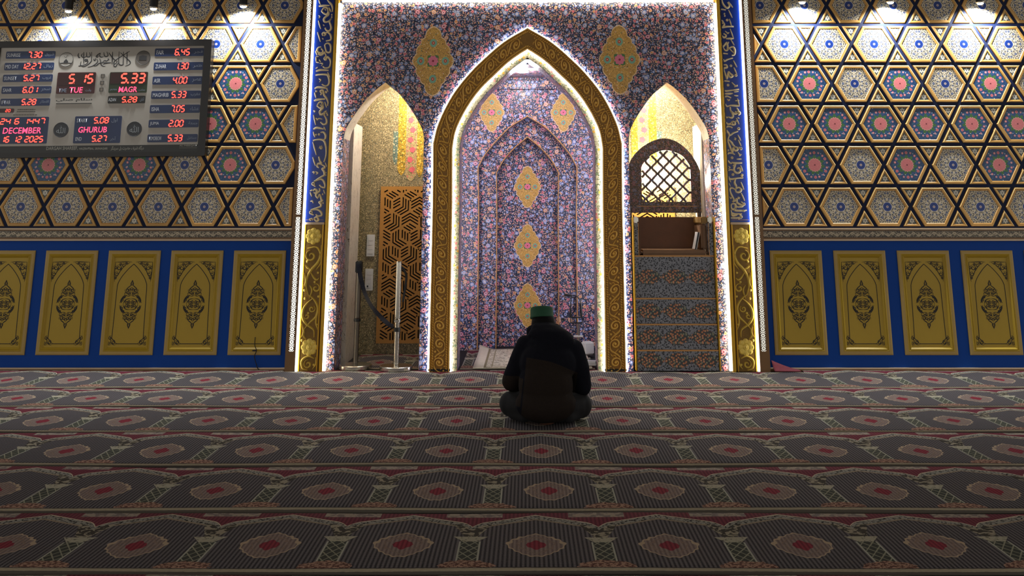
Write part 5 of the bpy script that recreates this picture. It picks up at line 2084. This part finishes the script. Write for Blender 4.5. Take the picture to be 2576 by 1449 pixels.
bl_ = empty('wall_lamp', (1.50, 1.10, 1.95), 'added white globe lamp brightening the wall behind the pulpit lattice', 'lamp')  # unseen lamp and fitting, added to brighten the wall behind the lattice
MB().lathe([(.03, 0), (.035, .005), (.035, .02), (.02, .03)], 16, (0, 0, 0)).build('mount', M['white_plastic'], bl_).location = (0, .045, 0)
MB().ell((1.50, 1.06, 1.95), (.035, .035, .035), 14, 8).build('globe', glow('globe_white', (1.0, .96, .88, 1), 30), bl_)
lamp('added_globe_light', 'POINT', (1.50, .90, 1.95), 55, (1.0, .95, .86), bl_, shadow_soft_size=.04)


# ------------------------------------------------------------------ the seated man
def blob(name, parts, voxel, mats, parent, org, smooth=4, disp=0.0):
    """one continuous surface grown from overlapping limbs"""
    m = MB()
    for p in parts:
        if p[0] == 'e':
            m.ell(p[1], p[2], 24, 14, rot=p[3] if len(p) > 3 else None)
        else:                                                 # tapered limb through joints with radii
            pts, rs = p[1], p[2]
            P, R = [], []
            for i in range(len(pts) - 1):
                for k in range(6):
                    t = k / 6
                    P.append(tuple(Vector(pts[i]).lerp(Vector(pts[i + 1]), t)))
                    R.append(rs[i] + (rs[i + 1] - rs[i]) * t)
            P.append(pts[-1])
            R.append(rs[-1])
            m.tube(P, R, 16)
            for q, r in zip(pts, rs):
                m.ell(q, (r, r, r), 16, 10)
    me = m.mesh(name, mats, org)
    o = bpy.data.objects.new(name, me)
    COL.objects.link(o)
    md = o.modifiers.new('skin', 'REMESH')
    md.mode = 'VOXEL'
    md.voxel_size = voxel
    if disp:
        tx = bpy.data.textures.new(name, 'CLOUDS')
        tx.noise_scale = .09
        d_ = o.modifiers.new('folds', 'DISPLACE')
        d_.texture = tx
        d_.strength = disp
        d_.mid_level = .5
    s_ = o.modifiers.new('soft', 'SMOOTH')
    s_.factor = .6
    s_.iterations = smooth
    bpy.context.view_layer.update()
    ev = o.evaluated_get(bpy.context.evaluated_depsgraph_get())
    new = bpy.data.meshes.new_from_object(ev)
    bpy.data.objects.remove(o)
    new.polygons.foreach_set('use_smooth', [True] * len(new.polygons))
    new.materials.clear()
    for q in (mats if isinstance(mats, (list, tuple)) else [mats]):
        new.materials.append(q)
    return link(name, new, parent, org)


t = Mt('fleece_jacket', .95, 0, .1)                           # black yoke and sleeves, dark brown back panel and cuffs
x, y, z, v = t.xyz()
seam = .475 - .30 * (x - .14).max(0.0) * (x - .02).max(0.0) * 3.2 - .12 * (x - .02).max(0.0)
panel = z.lt(seam) * x.gt(-.055 + .10 * z) * (x - .03 * z).lt(.335 + .08 * z)
cuff = x.lt(-.07 + .12 * z) * z.lt(.33) * z.gt(.14)
pm = panel.max(cuff)
n_ = t.noise(v, 120, 3)
t.color(t.mix(pm, t.mix(n_, hx('0e0f15'), hx('16171f')), t.mix(n_, hx('1f1a17'), hx('2b2420'))))
t.bump(t.noise(v, 160, 3), .3, .004)
JACKET = t.m
TROUSERS = plain('dark_trousers', '0b0b0e', .9, 0, .1, 20, .2, 140)
SKIN = plain('skin', '8a5c44', .55, 0, .1, 12, .1, 90)
HAIR = plain('black_hair', '070606', .75, 0, .3, 60, .3, 160, .15)
CAP = plain('green_cap_felt', '1f4a33', .9, 0, .15, 40, .3, 160)

ORG = (.14, -2.5, .013)
MAN = empty('person', ORG, 'man in black hooded jacket and green cap sitting cross-legged facing the niche', 'person')
HX, HY, HZ = .118, -2.335, .682                              # head centre, bowed forward
sk = [('l', [(.14, -2.55, .14), (.145, -2.53, .32), (.155, -2.47, .48), (.150, -2.42, .57), (.135, -2.38, .63)], [.14, .13, .13, .10, .055]),
      ('l', [(.02, -2.45, .53), (-.115, -2.42, .29), (.02, -2.19, .15)], [.055, .045, .032]),
      ('l', [(.30, -2.45, .52), (.415, -2.40, .26), (.27, -2.18, .15)], [.055, .045, .032]),
      ('l', [(.05, -2.52, .12), (-.125, -2.36, .115), (.19, -2.12, .075)], [.085, .06, .04]),
      ('l', [(.24, -2.52, .12), (.395, -2.37, .11), (.06, -2.13, .075)], [.085, .06, .04]),
      ('e', (HX, HY, HZ), (.078, .098, .105)), ('e', (HX, HY + .06, HZ - .055), (.058, .055, .06)),
      ('e', (HX, HY + .105, HZ - .02), (.013, .02, .022)), ('e', (HX, HY + .098, HZ - .065), (.024, .012, .008)),
      ('e', (HX - .032, HY + .088, HZ + .008), (.016, .012, .009)), ('e', (HX + .032, HY + .088, HZ + .008), (.016, .012, .009)),
      ('e', (HX - .081, HY - .002, HZ - .012), (.012, .022, .032)), ('e', (HX + .081, HY - .002, HZ - .012), (.012, .022, .032))]
for sx, wx in ((1, .02), (-1, .27)):                          # hands resting in the lap
    px0 = wx + sx * .045
    sk.append(('e', (px0, -2.155, .150), (.045, .042, .022)))
    for k, ln in enumerate((.060, .072, .068, .052)):
        yy = -2.185 + k * .021
        sk.append(('l', [(px0 + sx * .03, yy, .152), (px0 + sx * (.045 + ln * .5), yy + .004, .152), (px0 + sx * (.045 + ln * .85), yy + .006, .136)], [.0095, .0088, .0075]))
    sk.append(('l', [(px0 - sx * .01, -2.120, .155), (px0 + sx * .02, -2.095, .158), (px0 + sx * .045, -2.088, .15)], [.011, .010, .008]))
blob('body', sk, .0075, SKIN, MAN, ORG, 3)
jk = [('e', (.135, -2.575, .150), (.225, .150, .135)), ('e', (.135, -2.555, .28), (.205, .160, .20)), ('e', (.150, -2.525, .42), (.215, .150, .17)),
      ('e', (.160, -2.475, .53), (.195, .130, .105)),
      ('l', [(.005, -2.455, .535), (.335, -2.455, .510)], [.082, .082]),
      ('l', [(-.005, -2.450, .53), (-.060, -2.445, .42), (-.122, -2.420, .285), (-.03, -2.27, .20), (.01, -2.205, .165)], [.086, .080, .074, .058, .047]),
      ('l', [(.340, -2.450, .505), (.385, -2.445, .39), (.412, -2.400, .245), (.33, -2.27, .19), (.285, -2.205, .165)], [.086, .080, .074, .058, .047]),
      # hood lying on the shoulders and its collar
      ('e', (.175, -2.485, .610), (.172, .105, .075), Matrix.Rotation(.10, 3, 'Y')), ('e', (.205, -2.515, .575), (.150, .09, .080)),
      ('e', (.160, -2.46, .655), (.135, .085, .045), Matrix.Rotation(.12, 3, 'Y')),
      ('l', [(.025, -2.38, .640), (.070, -2.435, .668), (.150, -2.450, .676), (.225, -2.41, .655)], [.036, .036, .036, .036]),
      ('l', [(.03, -2.37, .61), (.06, -2.33, .59)], [.04, .035]), ('l', [(.22, -2.37, .61), (.19, -2.33, .59)], [.04, .035])]
blob('jacket', jk, .0095, JACKET, MAN, (0, -2.5, 0), 4, .012)
tr = [('e', (.14, -2.54, .115), (.20, .14, .10)),
      ('l', [(.06, -2.52, .115), (-.125, -2.385, .115), (-.02, -2.22, .09), (.17, -2.12, .07)], [.105, .090, .075, .052]),
      ('l', [(.23, -2.52, .115), (.395, -2.395, .105), (.28, -2.22, .09), (.09, -2.13, .07)], [.105, .092, .075, .052]),
      ('l', [(-.105, -2.44, .06), (-.02, -2.52, .055)], [.046, .046]), ('l', [(.37, -2.45, .06), (.30, -2.54, .055)], [.046, .046])]
blob('trousers', tr, .0095, TROUSERS, MAN, ORG, 4, .008)
hr = [('e', (HX + .004, HY - .02, HZ + .008), (.092, .094, .094)), ('e', (HX + .006, HY - .055, HZ - .045), (.062, .048, .055)),
      ('e', (HX + .050, HY - .04, HZ - .015), (.052, .06, .062))]
blob('hair', hr, .007, HAIR, MAN, ORG, 3)
# round flat-topped cap, tipped forward with the head
prof = [(.0905, 0.0), (.0925, .004), (.0920, .012), (.0900, .014), (.0880, .060), (.0855, .074), (.079, .080), (.040, .083), (.0, .083)]
cm = MB().lathe(prof, 40)
R_ = Matrix.Rotation(math.radians(-14), 3, 'X') @ Matrix.Rotation(math.radians(-2), 3, 'Y')
cm.v = [tuple(R_ @ Vector((a, b * 1.06, c)) + Vector((HX - .006, HY - .004, HZ + .043))) for a, b, c in cm.v]
cp = cm.build('cap', CAP, MAN, ORG, smooth=True)
MAN.location.z += .012
